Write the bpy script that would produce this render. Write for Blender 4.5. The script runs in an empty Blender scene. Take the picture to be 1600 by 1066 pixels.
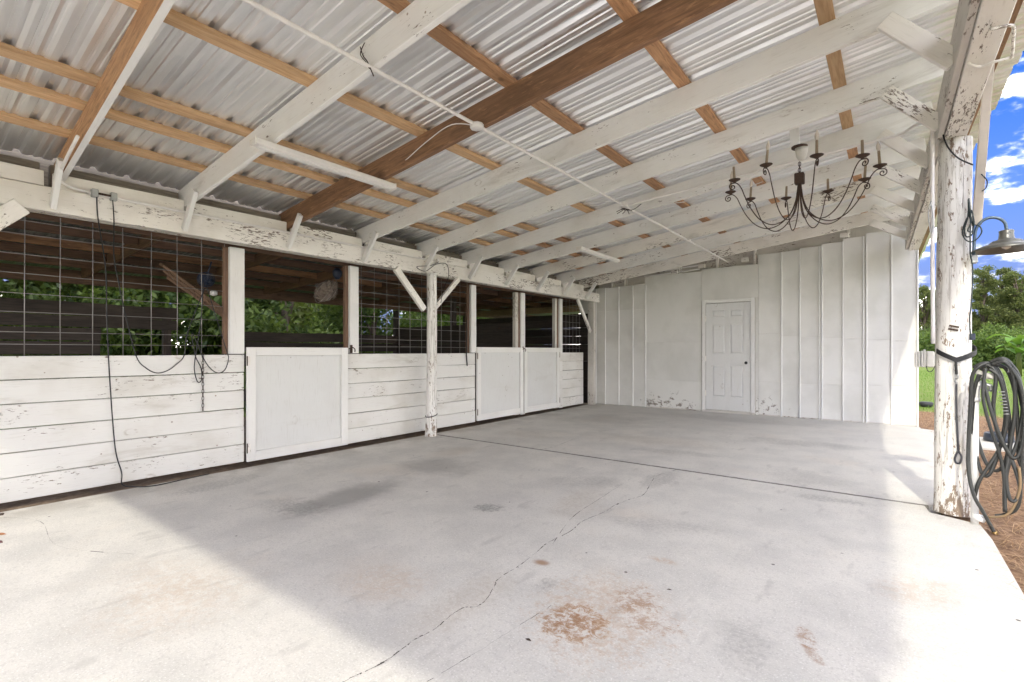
import bpy, bmesh, math, random
import numpy as np
from mathutils import Vector, Matrix
random.seed(7); rng = np.random.default_rng(7)
S = bpy.context.scene; COL = S.collection
# ------------------------------------------------------------ camera
FPX, HY, TH, HC = 779.0, 548.0, math.atan(592/779.0), 1.15
cd = bpy.data.cameras.new("camera"); cam = bpy.data.objects.new("camera", cd); COL.objects.link(cam)
cd.sensor_width = 36; cd.lens = FPX/1600*36; cd.shift_y = (HY-533)/1600; cd.clip_end = 2000; cd.clip_start = .05
cam.location = (0, 0, HC); cam.rotation_euler = (math.pi/2, 0, TH); S.camera = cam
# ------------------------------------------------------------ world, sun, exposure
SUN = Vector((.26, -1.2, 1.0)).normalized()
EL = math.asin(SUN.z); AZ = math.atan2(SUN.x, SUN.y)
W = bpy.data.worlds.new("World"); S.world = W; W.use_nodes = True
nt = W.node_tree; nt.nodes.clear()
def wn(t, **k):
    n = nt.nodes.new(t)
    for a, b in k.items(): setattr(n, a, b)
    return n
sky = wn('ShaderNodeTexSky', sky_type='NISHITA', sun_disc=False); sky.sun_elevation = EL; sky.sun_rotation = AZ
sky.air_density = 1.0; sky.dust_density = .3; sky.ozone_density = 2.0
tc = wn('ShaderNodeTexCoord'); sep = wn('ShaderNodeSeparateXYZ'); nt.links.new(tc.outputs['Generated'], sep.inputs[0])
mp = wn('ShaderNodeMapping'); mp.inputs['Scale'].default_value = (5.2, 5.2, 12.0); mp.inputs['Location'].default_value = (5.23, 7.41, 6.71)
nt.links.new(tc.outputs['Generated'], mp.inputs[0])
nz = wn('ShaderNodeTexNoise'); nz.inputs['Scale'].default_value = 1.7; nz.inputs['Detail'].default_value = 9; nz.inputs['Roughness'].default_value = .55
nt.links.new(mp.outputs[0], nz.inputs['Vector'])
cr = wn('ShaderNodeValToRGB'); cr.color_ramp.elements[0].position = .48; cr.color_ramp.elements[1].position = .71
nt.links.new(nz.outputs['Fac'], cr.inputs[0])
hm = wn('ShaderNodeMapRange'); hm.inputs[1].default_value = -.02; hm.inputs[2].default_value = .5; hm.inputs[3].default_value = 1.0; hm.inputs[4].default_value = .7
nt.links.new(sep.outputs[2], hm.inputs[0])
mm = wn('ShaderNodeMath', operation='MULTIPLY'); pw = wn('ShaderNodeMath', operation='POWER'); pw.inputs[1].default_value = 3.0; nt.links.new(cr.outputs[0], pw.inputs[0]); nt.links.new(pw.outputs[0], mm.inputs[0]); nt.links.new(hm.outputs[0], mm.inputs[1])
mx = wn('ShaderNodeMixRGB'); mx.inputs[2].default_value = (15, 14.6, 14.6, 1)
hs = wn('ShaderNodeHueSaturation'); hs.inputs['Saturation'].default_value = 1.3; hs.inputs['Value'].default_value = .17
gm = wn('ShaderNodeGamma'); gm.inputs[1].default_value = 1.25
tn = wn('ShaderNodeMixRGB', blend_type='MULTIPLY'); tn.inputs[0].default_value = 1; tn.inputs[2].default_value = (.74, .72, 1.15, 1)
cn2 = wn('ShaderNodeTexNoise'); cn2.inputs['Scale'].default_value = 4; cn2.inputs['Detail'].default_value = 5; nt.links.new(mp.outputs[0], cn2.inputs['Vector'])
cm = wn('ShaderNodeMixRGB'); cm.inputs[1].default_value = (122, 115, 107, 1); cm.inputs[2].default_value = (76, 72.5, 69, 1); nt.links.new(cn2.outputs['Fac'], cm.inputs[0]); nt.links.new(cm.outputs[0], mx.inputs[2])
nt.links.new(sky.outputs[0], gm.inputs[0]); nt.links.new(gm.outputs[0], hs.inputs['Color']); nt.links.new(hs.outputs[0], tn.inputs[1]); 
hz = wn('ShaderNodeMapRange'); hz.inputs[1].default_value = .42; hz.inputs[2].default_value = .10; hz.inputs[3].default_value = 0; hz.inputs[4].default_value = .85; nt.links.new(sep.outputs[2], hz.inputs[0])
hx = wn('ShaderNodeMixRGB'); hx.inputs[2].default_value = (.265, .32, .78, 1); nt.links.new(hz.outputs[0], hx.inputs[0]); nt.links.new(tn.outputs[0], hx.inputs[1]); nt.links.new(hx.outputs[0], mx.inputs[1]); nt.links.new(mm.outputs[0], mx.inputs[0])
bg = wn('ShaderNodeBackground'); bg.inputs[1].default_value = 0.15
ow = wn('ShaderNodeOutputWorld'); nt.links.new(mx.outputs[0], bg.inputs[0]); nt.links.new(bg.outputs[0], ow.inputs[0])
sd = bpy.data.lights.new("sun", 'SUN'); sd.energy = .5; sd.angle = math.radians(1.3); sd.color = (1, .95, .87)
so = bpy.data.objects.new("sun", sd); COL.objects.link(so); so.rotation_euler = (-SUN).to_track_quat('-Z', 'Y').to_euler(); so.location = (0, 0, 30)
S.view_settings.view_transform = 'Standard'; S.view_settings.look = 'None'; S.view_settings.gamma = 1; S.view_settings.exposure = 2.5
S.view_settings.use_white_balance = True; S.view_settings.white_balance_temperature = 6850; S.view_settings.white_balance_tint = 5
S.view_settings.use_curve_mapping = False
S.cycles.max_bounces = 14; S.cycles.diffuse_bounces = 9; S.cycles.glossy_bounces = 5; S.cycles.use_denoising = True
# ------------------------------------------------------------ helpers
F3 = Vector((-math.sin(TH), math.cos(TH), 0)); R3 = Vector((math.cos(TH), math.sin(TH), 0)); U3 = Vector((0, 0, 1))
def at(x, y, ax, c):
    """world point on the plane axis=c that stands behind photo pixel x, y"""
    r = F3 + R3*((x-800)/FPX) + U3*((HY-y)/FPX); o = Vector((0, 0, HC))
    return o + r*((c-o[ax])/r[ax])
WM = {}
def link(o, parent=None, world=None):
    COL.objects.link(o); world = world or Matrix(); WM[o.name] = world
    o.matrix_basis = world
    if parent is not None:
        o.parent = parent; o.matrix_parent_inverse = WM[parent.name].inverted()
    return o
def tag(o, label=None, cat=None, group=None, kind=None):
    for k, v in (('label', label), ('category', cat), ('group', group), ('kind', kind)):
        if v: o[k] = v
    return o
def thing(name, label, cat, loc=(0, 0, 0), group=None):
    o = bpy.data.objects.new(name, None); o.empty_display_size = .1
    link(o, None, Matrix.Translation(loc)); return tag(o, label, cat, group)
def mesh(name, v, f, m=None, smooth=False):
    me = bpy.data.meshes.new(name); me.from_pydata([tuple(p) for p in v], [], f)
    if m: me.materials.append(m)
    if smooth: me.polygons.foreach_set('use_smooth', [True]*len(me.polygons))
    me.update(); return me
def obj(name, me, parent=None, world=None): return link(bpy.data.objects.new(name, me), parent, world)
def boxmesh(L, w, h, m, bev=.003, warp=0):
    bm = bmesh.new(); bmesh.ops.create_cube(bm, size=1)
    if warp:
        es = [e for e in bm.edges if abs(e.verts[0].co.x-e.verts[1].co.x) > .5]
        bmesh.ops.subdivide_edges(bm, edges=es, cuts=max(2, int(L/.35)))
    for v in bm.verts: v.co = Vector((v.co.x*L, v.co.y*w, v.co.z*h))
    if warp:
        ph = random.random()*9
        for v in bm.verts:
            v.co.z += warp*math.sin(v.co.x*1.9+ph)+warp*.5*math.sin(v.co.x*5.1+ph*2)+random.uniform(-.3, .3)*warp
            v.co.y += warp*.6*math.sin(v.co.x*1.3+ph*1.7)
    if bev: bmesh.ops.bevel(bm, geom=[e for e in bm.edges], offset=min(bev, w*.3, h*.3), segments=1, affect='EDGES')
    me = bpy.data.meshes.new('board'); bm.to_mesh(me); bm.free(); me.materials.append(m); return me
def frame(p0, p1, up=(0, 0, 1)):
    p0 = Vector(p0); p1 = Vector(p1); x = (p1-p0).normalized(); up = Vector(up)
    if abs(x.dot(up)) > .99: up = Vector((1, 0, 0))
    y = up.cross(x).normalized(); z = x.cross(y)
    M = Matrix((x, y, z)).transposed().to_4x4(); M.translation = (p0+p1)/2; return M
def board(name, p0, p1, w, h, m, parent=None, up=(0, 0, 1), bev=.003, warp=0):
    """a board from p0 to p1 (centre line), w across, h along 'up'"""
    L = (Vector(p1)-Vector(p0)).length
    return obj(name, boxmesh(L, w, h, m, bev, warp), parent, frame(p0, p1, up))
def box(name, lo, hi, m, parent=None, bev=.003, warp=0):
    """axis box lo..hi; local x runs along its longest side"""
    lo = Vector(lo); hi = Vector(hi); c = (lo+hi)/2; d = hi-lo; k = max(range(3), key=lambda i: d[i])
    a = c.copy(); b = c.copy(); a[k] = lo[k]; b[k] = hi[k]
    up = (0, 0, 1) if k != 2 else (0, 1, 0)
    if k == 0: w, h = d.y, d.z
    elif k == 1: w, h = d.x, d.z
    else: w, h = d.x, d.y
    return board(name, a, b, w, h, m, parent, up, bev, warp)
def smooth_path(pts, n=6):
    P = [Vector(p) for p in pts]; out = []
    for i in range(len(P)-1):
        a = P[max(i-1, 0)]; b = P[i]; c = P[i+1]; d = P[min(i+2, len(P)-1)]
        for k in range(n):
            t = k/n
            out.append(.5*((2*b)+(c-a)*t+(2*a-5*b+4*c-d)*t*t+(3*b-a-3*c+d)*t**3))
    out.append(P[-1]); return out
def tube_data(pts, r, sides=8, V=None, Fc=None):
    V = [] if V is None else V; Fc = [] if Fc is None else Fc; n = len(pts); b = len(V)
    N = None; rr = r if hasattr(r, '__len__') else [r]*n
    for i, p in enumerate(pts):
        t = (pts[min(i+1, n-1)]-pts[max(i-1, 0)])
        t = t.normalized() if t.length > 1e-9 else Vector((0, 0, 1))
        if N is None:
            N = t.cross(Vector((0, 0, 1)) if abs(t.z) < .9 else Vector((1, 0, 0))).normalized()
        else:
            N = (N-t*N.dot(t)); N = N.normalized() if N.length > 1e-6 else t.orthogonal().normalized()
        B = t.cross(N)
        for k in range(sides):
            a = 2*math.pi*k/sides; V.append(p+(N*math.cos(a)+B*math.sin(a))*rr[i])
    for i in range(n-1):
        for k in range(sides):
            k2 = (k+1) % sides; Fc.append((b+i*sides+k, b+i*sides+k2, b+(i+1)*sides+k2, b+(i+1)*sides+k))
    Fc.append(tuple(b+k for k in range(sides))[::-1]); Fc.append(tuple(b+(n-1)*sides+k for k in range(sides)))
    return V, Fc
def tube(name, pts, r, m, parent=None, sides=8, sm=0):
    pts = smooth_path(pts, sm) if sm else [Vector(p) for p in pts]
    c = pts[0].copy(); V, Fc = tube_data([p-c for p in pts], r, sides)
    return obj(name, mesh(name, V, Fc, m, True), parent, Matrix.Translation(c))
def lathe(name, prof, c, m, parent=None, n=24, close=True):
    V = []; Fc = []
    for r, z in prof:
        for k in range(n): V.append((r*math.cos(2*math.pi*k/n), r*math.sin(2*math.pi*k/n), z))
    for i in range(len(prof)-1):
        for k in range(n): Fc.append((i*n+k, i*n+(k+1) % n, (i+1)*n+(k+1) % n, (i+1)*n+k))
    if close: Fc.append(tuple(range(n))[::-1]); Fc.append(tuple((len(prof)-1)*n+k for k in range(n)))
    return obj(name, mesh(name, V, Fc, m, True), parent, Matrix.Translation(c))
def joined(parts):
    V = []; Fc = []
    for v, f in parts:
        b = len(V); V += list(v); Fc += [tuple(i+b for i in q) for q in f]
    return V, Fc
# ------------------------------------------------------------ materials
class Mat:
    def __init__(s, name, rough=.6, metal=0, spec=None):
        s.m = bpy.data.materials.new(name); s.m.use_nodes = True; s.t = s.m.node_tree; s.b = s.t.nodes['Principled BSDF']
        s.b.inputs['Roughness'].default_value = rough; s.b.inputs['Metallic'].default_value = metal
        if spec is not None: s.b.inputs['Specular IOR Level'].default_value = spec
        s.tc = s.t.nodes.new('ShaderNodeTexCoord')
    def n(s, t, **k):
        q = s.t.nodes.new(t)
        for a, b in k.items(): setattr(q, a, b)
        return q
    def l(s, a, b): s.t.links.new(a, b)
    def rnd(s, scale=(1, 1, 1), src='Object'):
        oi = s.n('ShaderNodeObjectInfo'); mu = s.n('ShaderNodeVectorMath', operation='SCALE'); cx = s.n('ShaderNodeCombineXYZ')
        s.l(oi.outputs['Random'], cx.inputs[0]); s.l(oi.outputs['Random'], cx.inputs[1]); s.l(oi.outputs['Random'], cx.inputs[2])
        s.l(cx.outputs[0], mu.inputs[0]); mu.inputs['Scale'].default_value = 37.0
        ad = s.n('ShaderNodeVectorMath', operation='ADD'); s.l(s.tc.outputs[src], ad.inputs[0]); s.l(mu.outputs[0], ad.inputs[1])
        mp = s.n('ShaderNodeMapping'); mp.inputs['Scale'].default_value = scale; s.l(ad.outputs[0], mp.inputs[0]); return mp.outputs[0]
    def vec(s, scale=(1, 1, 1), loc=(0, 0, 0), src='Object'):
        mp = s.n('ShaderNodeMapping'); mp.inputs['Scale'].default_value = scale; mp.inputs['Location'].default_value = loc
        s.l(s.tc.outputs[src], mp.inputs[0]); return mp.outputs[0]
    def noise(s, v, scale, detail=4, rough=.5, dist=0):
        q = s.n('ShaderNodeTexNoise'); q.inputs['Scale'].default_value = scale; q.inputs['Detail'].default_value = detail
        q.inputs['Roughness'].default_value = rough; q.inputs['Distortion'].default_value = dist; s.l(v, q.inputs['Vector']); return q.outputs['Fac']
    def ramp(s, f, p0, p1, c0=0, c1=1):
        q = s.n('ShaderNodeMapRange'); q.interpolation_type = 'SMOOTHSTEP'; s.l(f, q.inputs[0])
        for i, x in enumerate((p0, p1, c0, c1)): q.inputs[i+1].default_value = x
        return q.outputs[0]
    def mul(s, a, b):
        q = s.n('ShaderNodeMath', operation='MULTIPLY'); s.l(a, q.inputs[0])
        if isinstance(b, (int, float)): q.inputs[1].default_value = b
        else: s.l(b, q.inputs[1])
        return q.outputs[0]
    def mix(s, f, a, b):
        q = s.n('ShaderNodeMixRGB')
        for i, x in enumerate((f, a, b)):
            if isinstance(x, (int, float)): q.inputs[i].default_value = x if i == 0 else (x, x, x, 1)
            elif isinstance(x, (tuple, list)): q.inputs[i].default_value = (*x, 1)
            else: s.l(x, q.inputs[i])
        return q.outputs[0]
    def col(s, c):
        if isinstance(c, (tuple, list)): s.b.inputs['Base Color'].default_value = (*c, 1)
        else: s.l(c, s.b.inputs['Base Color'])
        return s
    def bump(s, f, st=.3, d=.01):
        q = s.n('ShaderNodeBump'); q.inputs['Strength'].default_value = st; q.inputs['Distance'].default_value = d
        s.l(f, q.inputs['Height']); s.l(q.outputs[0], s.b.inputs['Normal']); return s
    def rough(s, f): s.l(f, s.b.inputs['Roughness']); return s
def plain(name, c, rough=.6, metal=0, var=.12, sc=20, spec=None):
    M = Mat(name, rough, metal, spec); v = M.rnd()
    f = M.noise(v, sc, 5, .6); d = tuple(x*(1-2.2*var) for x in c); e = tuple(min(x*(1+var), 1) for x in c)
    M.col(M.mix(f, d, e)); M.bump(f, .12, .003); return M.m
def paint(name, base=(.82, .81, .78), under=(.17, .13, .10), peel=.645, grime=.5, axis='x', rough=.55):
    """old white paint on wood: grain, grime, flakes gone along the grain, nail heads"""
    M = Mat(name, rough); g = {'x': (1.2, 14, 14), 'z': (14, 14, 1.2)}[axis]; p = {'x': (2.0, 9, 9), 'z': (9, 9, 2.0)}[axis]
    grain = M.noise(M.rnd(g), 6, 5, .6, .4); big = M.noise(M.rnd((1, 1, 1)), 1.3, 5, .6); fine = M.noise(M.rnd(p), 7.5, 6, .72, .3)
    dirt = M.ramp(big, .45, .75, 0, grime)
    c = M.mix(dirt, base, tuple(x*y for x, y in zip(base, (.72, .69, .63))))
    c = M.mix(M.ramp(grain, .52, .8, 0, .38), c, tuple(x*y for x, y in zip(base, (.66, .63, .58))))
    clump = M.ramp(M.noise(M.rnd((.8, 1.5, 1.5)), 1.9, 4, .6), .35, .66, -.15, .06)
    ad = M.n('ShaderNodeMath', operation='ADD'); M.l(fine, ad.inputs[0]); M.l(clump, ad.inputs[1])
    fl = M.ramp(ad.outputs[0], peel, peel+.02)
    c = M.mix(fl, c, under)
    vo = M.n('ShaderNodeTexVoronoi'); vo.inputs['Scale'].default_value = 5.5; M.l(M.rnd(), vo.inputs['Vector'])
    nail = M.ramp(vo.outputs['Distance'], .035, .05, .75, 0)
    c = M.mix(nail, c, (.22, .15, .1))
    v2 = M.n('ShaderNodeTexVoronoi'); v2.inputs['Scale'].default_value = 1.9; M.l(M.rnd((1, 1.6, 1.6) if axis == 'x' else (1.6, 1.6, 1)), v2.inputs['Vector'])
    kk = M.ramp(v2.outputs['Distance'], .055, .075, 0, 1); k2 = M.ramp(v2.outputs['Distance'], .075, .12, 1, 0)
    c = M.mix(M.mul(M.mul(kk, k2), M.ramp(fine, .42, .6, 0, .55)), c, (.33, .28, .22))
    stn = M.ramp(M.noise(M.rnd((.7, 3, 3)), 1.7, 6, .65, .6), .56, .72, 0, grime*.9); c = M.mix(stn, c, (.47, .44, .385))
    M.col(c)
    h = M.mix(fl, M.mix(.5, grain, fine), 0.0); M.bump(h, .35, .004); return M.m
def wood(name, a, b, knot=(.07, .035, .018), rough=.7, knots=.12, wear=None):
    M = Mat(name, rough); v = M.rnd((1.1, 13, 13))
    g = M.noise(v, 4, 6, .6, .8); g2 = M.noise(M.rnd((.5, 3, 3)), 2, 4, .5)
    c = M.mix(M.ramp(g, .35, .72), a, b); c = M.mix(M.ramp(g2, .4, .75, 0, .45), c, tuple(x*.6 for x in b))
    vo = M.n('ShaderNodeTexVoronoi'); vo.inputs['Scale'].default_value = 2.4; M.l(M.rnd((1, 1.7, 1.7)), vo.inputs['Vector'])
    c = M.mix(M.ramp(vo.outputs['Distance'], knots*.45, knots, .92, 0), c, knot)
    ring = M.ramp(vo.outputs['Distance'], knots, knots*2.2, .35, 0); c = M.mix(ring, c, tuple(x*.5 for x in a))
    oi = M.n('ShaderNodeObjectInfo'); hv = M.n('ShaderNodeHueSaturation'); M.l(M.ramp(oi.outputs['Random'], 0, 1, .78, 1.14), hv.inputs['Value']); M.l(c, hv.inputs['Color']); c = hv.outputs[0]
    if wear: c = M.mix(M.ramp(M.noise(M.rnd((1.5, 9, 9)), 5, 6, .7), .55, .68, 0, .7), c, wear)
    M.col(c); M.bump(g, .3, .004); return M.m
PAINT = paint('white_paint'); PAINT_OLD = paint('flaking_white_paint', (.82, .79, .735), peel=.575, grime=.6)
PAINT_Z = paint('white_paint_upright', axis='z', peel=.64); PAINT_CLEAN = paint('fresh_white_paint', (.76, .75, .725), peel=.72, grime=.22)
PLANK = paint('painted_plank', (.71, .70, .67), peel=.63, grime=.6)
PAINT_GREY = paint('weathered_grey_white', (.60, .57, .52), peel=.58, grime=.7)
PINE = wood('pale_pine', (.68, .455, .26), (.50, .305, .15)); PINE_DK = wood('brown_pine', (.33, .175, .09), (.17, .088, .045), wear=(.42, .23, .12))
PINE_OR = wood('orange_pine', (.52, .30, .155), (.32, .165, .08), wear=(.14, .075, .04))
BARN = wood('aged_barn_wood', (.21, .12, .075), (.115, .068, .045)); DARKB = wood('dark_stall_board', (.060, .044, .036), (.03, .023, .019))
YELB = wood('yellowed_board', (.30, .22, .12), (.2, .14, .075)); WEATH = wood('weathered_plate', (.22, .19, .15), (.12, .1, .08))
RUST = plain('rusty_iron', (.075, .045, .032), .75, .3, .3, 60); BLACKR = plain('black_rubber', (.011, .011, .012), .5)
WIRE = plain('galvanised_wire', (.33, .31, .30), .45, .6); GALV = plain('galvanised_steel', (.42, .43, .42), .4, .8)
PIPEW = plain('painted_pipe', (.80, .77, .74), .4, 0, .08, 12); PVC = plain('white_pvc', (.80, .80, .78), .3, 0, .05)
CREAM = plain('cream_plastic', (.60, .58, .52), .4, 0, .08); BULB = plain('clear_bulb', (.62, .55, .47), .15, 0, .1); CANDLE = plain('aged_candle_sleeve', (.30, .23, .15), .6, 0, .2)
HOSE = plain('hose_rubber', (.040, .042, .039), .4, 0, .2, 30); BRASS = plain('brass', (.45, .32, .12), .35, .9)
SHADE = plain('weathered_zinc', (.15, .15, .135), .35, .5, .25, 14); TAN = plain('tan_painted_post', (.50, .44, .36), .6, 0, .12, 9)
DOORP = paint('door_paint', (.66, .66, .645), peel=.80, grime=.22, axis='z', rough=.42); BATT = plain('batten_paint', (.72, .72, .70), .5, 0, .03)
def siding():
    M = Mat('painted_siding', .5); v = M.vec((1, 1, 1), src='Object')
    big = M.noise(M.rnd((1, 1, .6)), 1.6, 5, .55); gr = M.noise(M.rnd((26, 26, .8)), 3, 4, .6)
    c = M.mix(M.ramp(big, .40, .66, 0, .8), (.71, .70, .665), (.60, .592, .55)); c = M.mix(M.ramp(gr, .55, .8, 0, .2), c, (.5, .49, .45))
    sp = M.n('ShaderNodeSeparateXYZ'); g = M.n('ShaderNodeNewGeometry'); M.l(g.outputs['Position'], sp.inputs[0])
    low0 = M.ramp(sp.outputs[2], .0, .8, .10, -.05); bx = M.mul(M.ramp(sp.outputs[0], -4.15, -3.95, 0, 1), M.ramp(sp.outputs[0], -3.15, -2.9, 1, 0)); lz = M.mul(bx, M.ramp(sp.outputs[2], .0, .7, .12, 0))
    by = M.mul(M.mul(M.ramp(sp.outputs[0], -1.95, -1.92, 0, 1), M.ramp(sp.outputs[0], -1.7, -1.5, 1, 0)), M.ramp(sp.outputs[2], .2, 1.1, .10, 0)); a0 = M.n('ShaderNodeMath', operation='ADD'); M.l(low0, a0.inputs[0]); M.l(lz, a0.inputs[1])
    a1 = M.n('ShaderNodeMath', operation='ADD'); M.l(a0.outputs[0], a1.inputs[0]); M.l(by, a1.inputs[1]); low = a1.outputs[0]; ad = M.n('ShaderNodeMath', operation='ADD')
    M.l(M.noise(M.rnd((1, 1, 1.4)), 9, 6, .75), ad.inputs[0]); M.l(low, ad.inputs[1])
    c = M.mix(M.ramp(ad.outputs[0], .735, .765, 0, .85), c, (.15, .12, .09)); M.col(c); M.bump(gr, .1, .003); return M.m
SIDE = siding()
def metal_roof(name, c0, c1, rough, metal):
    M = Mat(name, rough, metal); v = M.rnd((.35, 9, 9)); f = M.noise(v, 1.6, 4, .5); f2 = M.noise(M.rnd((1, 1, 1)), 2.0, 4, .5)
    M.col(M.mix(f, c0, c1)); M.rough(M.ramp(f2, .3, .7, rough-.08, rough+.12)); return M.m
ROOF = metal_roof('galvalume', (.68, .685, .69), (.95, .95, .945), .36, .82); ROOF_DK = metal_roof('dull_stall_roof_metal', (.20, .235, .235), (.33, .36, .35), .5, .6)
# concrete with its own stains, placed where they lie on the slab
def concrete():
    M = Mat('concrete', .82); g = M.n('ShaderNodeNewGeometry'); P = g.outputs['Position']
    def nz(sc, d=4, r=.5, dist=0, st=(1, 1, 1)):
        mp = M.n('ShaderNodeMapping'); mp.inputs['Scale'].default_value = st; M.l(P, mp.inputs[0]); return M.noise(mp.outputs[0], sc, d, r, dist)
    big = nz(.55, 5, .6); mid = nz(2.6, 6, .62); fine = nz(38, 4, .7); grit = nz(115, 3, .7); rag = nz(16, 7, .82); rag2 = nz(52, 5, .85); speck = nz(21, 9, .85, .6); spk = M.ramp(speck, .43, .56)
    c = M.mix(M.ramp(big, .3, .7), (.645, .625, .575), (.69, .665, .61))
    c = M.mix(M.ramp(mid, .36, .66, 0, .9), c, (.565, .55, .51)); c = M.mix(M.ramp(nz(1.1, 4, .5), .55, .75, 0, .5), c, (.66, .59, .50))
    c = M.mix(M.ramp(fine, .48, .72, 0, .5), c, (.46, .44, .41)); c = M.mix(M.ramp(grit, .56, .70, 0, .8), c, (.42, .395, .37)); c = M.mix(M.ramp(grit, .44, .32, 0, .8), c, (.84, .82, .79))
    c = M.mix(M.ramp(nz(9, 3, .5, 0, (1, .35, 1)), .60, .74, 0, .4), c, (.40, .385, .36))
    vo = M.n('ShaderNodeTexVoronoi'); vo.inputs['Scale'].default_value = 3.1; M.l(P, vo.inputs['Vector'])
    c = M.mix(M.ramp(vo.outputs['Distance'], .022, .034, .9, 0), c, (.06, .05, .045))
    RU = (.33, .185, .10); RL = (.50, .345, .22); DK = (.23, .222, .205); TN = (.50, .43, .34); WH = (.68, .67, .65)
    st = [  # x, y, rx, ry, rot, colour, strength, raggedness: low = solid
        (-1.0, 1.98, .40, .5, .3, RL, .5, 1.1), (-1.06, 1.84, .19, .20, .3, RL, .75, .8), (-1.07, 1.84, .17, .18, .3, RU, .95, 1.0), (-.93, 2.16, .13, .18, .2, RU, .7, 1.4), (-.80, 2.02, .16, .10, .5, RU, .5, 1.5),
        (-1.51, 2.25, .075, .055, 0, RU, .85, .3), (-.27, 2.30, .045, .12, .3, RU, .7, .8), (-.24, 2.2, .03, .10, .6, RU, .5, .8), (-1.0, 2.68, .12, .05, 0, RL, .6, .6),
        (-3.43, 2.36, .32, .8, .12, DK, .62, .35), (-3.50, 1.95, .42, .25, .1, DK, .5, .5), (-3.6, 3.5, .6, .5, .1, DK, .45, .4), (-2.35, 2.8, .16, .12, .4, DK, .75, 1.1),
        (-4.6, 1.9, .18, .5, .1, DK, .35, .8), (-3.95, 4.1, .3, .5, 0, TN, .3, .4), (-.95, 7.1, 1.0, .38, .1, DK, .5, .5), (-2.4, 6.2, 1.2, .5, .2, TN, .35, .5), (-3.9, 7.6, 1.2, 1.0, .2, DK, .4, .5), (-2.3, 8.9, 2.2, .5, 0, DK, .4, .5), (-1.9, 5.6, .6, .25, .2, DK, .35, .6),
        (-.35, 4.55, .4, .14, .1, DK, .5, .6), (-1.2, 3.2, .5, .2, .3, DK, .25, .5), (-2.1, 3.9, .5, .3, .2, DK, .25, .5), (.1, 3.1, .22, .34, -.3, RL, .32, .4), (-.45, 2.1, .16, .3, .2, DK, .3, .6), (-1.9, 3.35, .25, .6, .1, TN, .35, .7), (-1.55, 1.7, .2, .5, .1, TN, .35, .6),
        (-1.35, 2.05, .07, .1, .1, DK, .45, 1.3), (-.62, 5.2, .5, .5, 0, DK, .22, .5), (-4.0, 5.6, .7, .4, 0, TN, .25, .5), (-1.65, 4.35, .16, .4, 0, DK, .4, .8), (-2.6, .9, .5, .5, 0, RL, .22, .4), (-2.0, 1.6, .35, .3, .2, RL, .3, .4), (-2.9, .95, .6, .3, 0, RL, .2, .4)]
    sp = M.n('ShaderNodeSeparateXYZ'); M.l(P, sp.inputs[0])
    rg2 = M.mix(.45, rag, rag2); rg3 = M.mix(.5, rag, mid)
    for x, y, rx, ry, rot, cc, s_, rg in st:
        mp = M.n('ShaderNodeMapping', vector_type='TEXTURE'); mp.inputs['Location'].default_value = (x, y, 0); mp.inputs['Rotation'].default_value = (0, 0, rot)
        mp.inputs['Scale'].default_value = (rx, ry, 1e3); M.l(P, mp.inputs[0])
        le = M.n('ShaderNodeVectorMath', operation='LENGTH'); M.l(mp.outputs[0], le.inputs[0])
        ad = M.n('ShaderNodeMath', operation='MULTIPLY_ADD'); M.l(le.outputs['Value'], ad.inputs[0]); ad.inputs[1].default_value = -.30/max(rg, .2); M.l(rg2 if rg > .75 else rg3, ad.inputs[2])
        k = .5-.27/max(rg, .2); wd = .13 if rg > .75 else min(.2/max(rg, .2), .75)
        f_ = M.ramp(ad.outputs[0], k, k+wd, 0, s_)
        if cc in (RU, RL) and rg > .35: f_ = M.mul(f_, spk)
        elif rg >= .5: f_ = M.mul(f_, M.ramp(fine, .38, .6, .35, 1))
        c = M.mix(f_, c, cc)
    jd = M.n('ShaderNodeMath', operation='SUBTRACT'); M.l(sp.outputs[1], jd.inputs[0]); jd.inputs[1].default_value = 4.81
    ja = M.n('ShaderNodeMath', operation='ABSOLUTE'); M.l(jd.outputs[0], ja.inputs[0]); jb = M.n('ShaderNodeMath', operation='MULTIPLY_ADD'); M.l(rag, jb.inputs[0]); jb.inputs[1].default_value = -.05; M.l(ja.outputs[0], jb.inputs[2])
    c = M.mix(M.ramp(jb.outputs[0], -.012, .006, .8, 0), c, (.13, .115, .10))
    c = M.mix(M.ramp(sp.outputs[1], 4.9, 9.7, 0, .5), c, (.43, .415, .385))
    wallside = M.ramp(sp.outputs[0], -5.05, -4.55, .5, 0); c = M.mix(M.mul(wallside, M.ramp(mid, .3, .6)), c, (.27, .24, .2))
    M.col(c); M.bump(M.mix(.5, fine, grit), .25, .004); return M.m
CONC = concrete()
def ground_mat(name, cs, sc, bump=.5):
    M = Mat(name, .95, 0, .1); g = M.n('ShaderNodeNewGeometry')
    def nz(s, d=5): return M.noise(g.outputs['Position'], s, d, .65)
    c = M.mix(M.ramp(nz(sc), .35, .65), cs[0], cs[1]); c = M.mix(M.ramp(nz(sc*.12), .4, .65, 0, .6), c, cs[2]); M.col(c); M.bump(nz(sc*1.5), bump, .03); return M.m
GRASS = ground_mat('lawn', ((.11, .17, .035), (.16, .22, .05), (.18, .20, .07)), 9); DIRT = ground_mat('stable_dirt', ((.17, .125, .09), (.27, .205, .15), (.13, .10, .08)), 14)
MULCH = ground_mat('pine_straw_ground', ((.20, .12, .075), (.36, .235, .15), (.16, .10, .07)), 22, .8)
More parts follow.
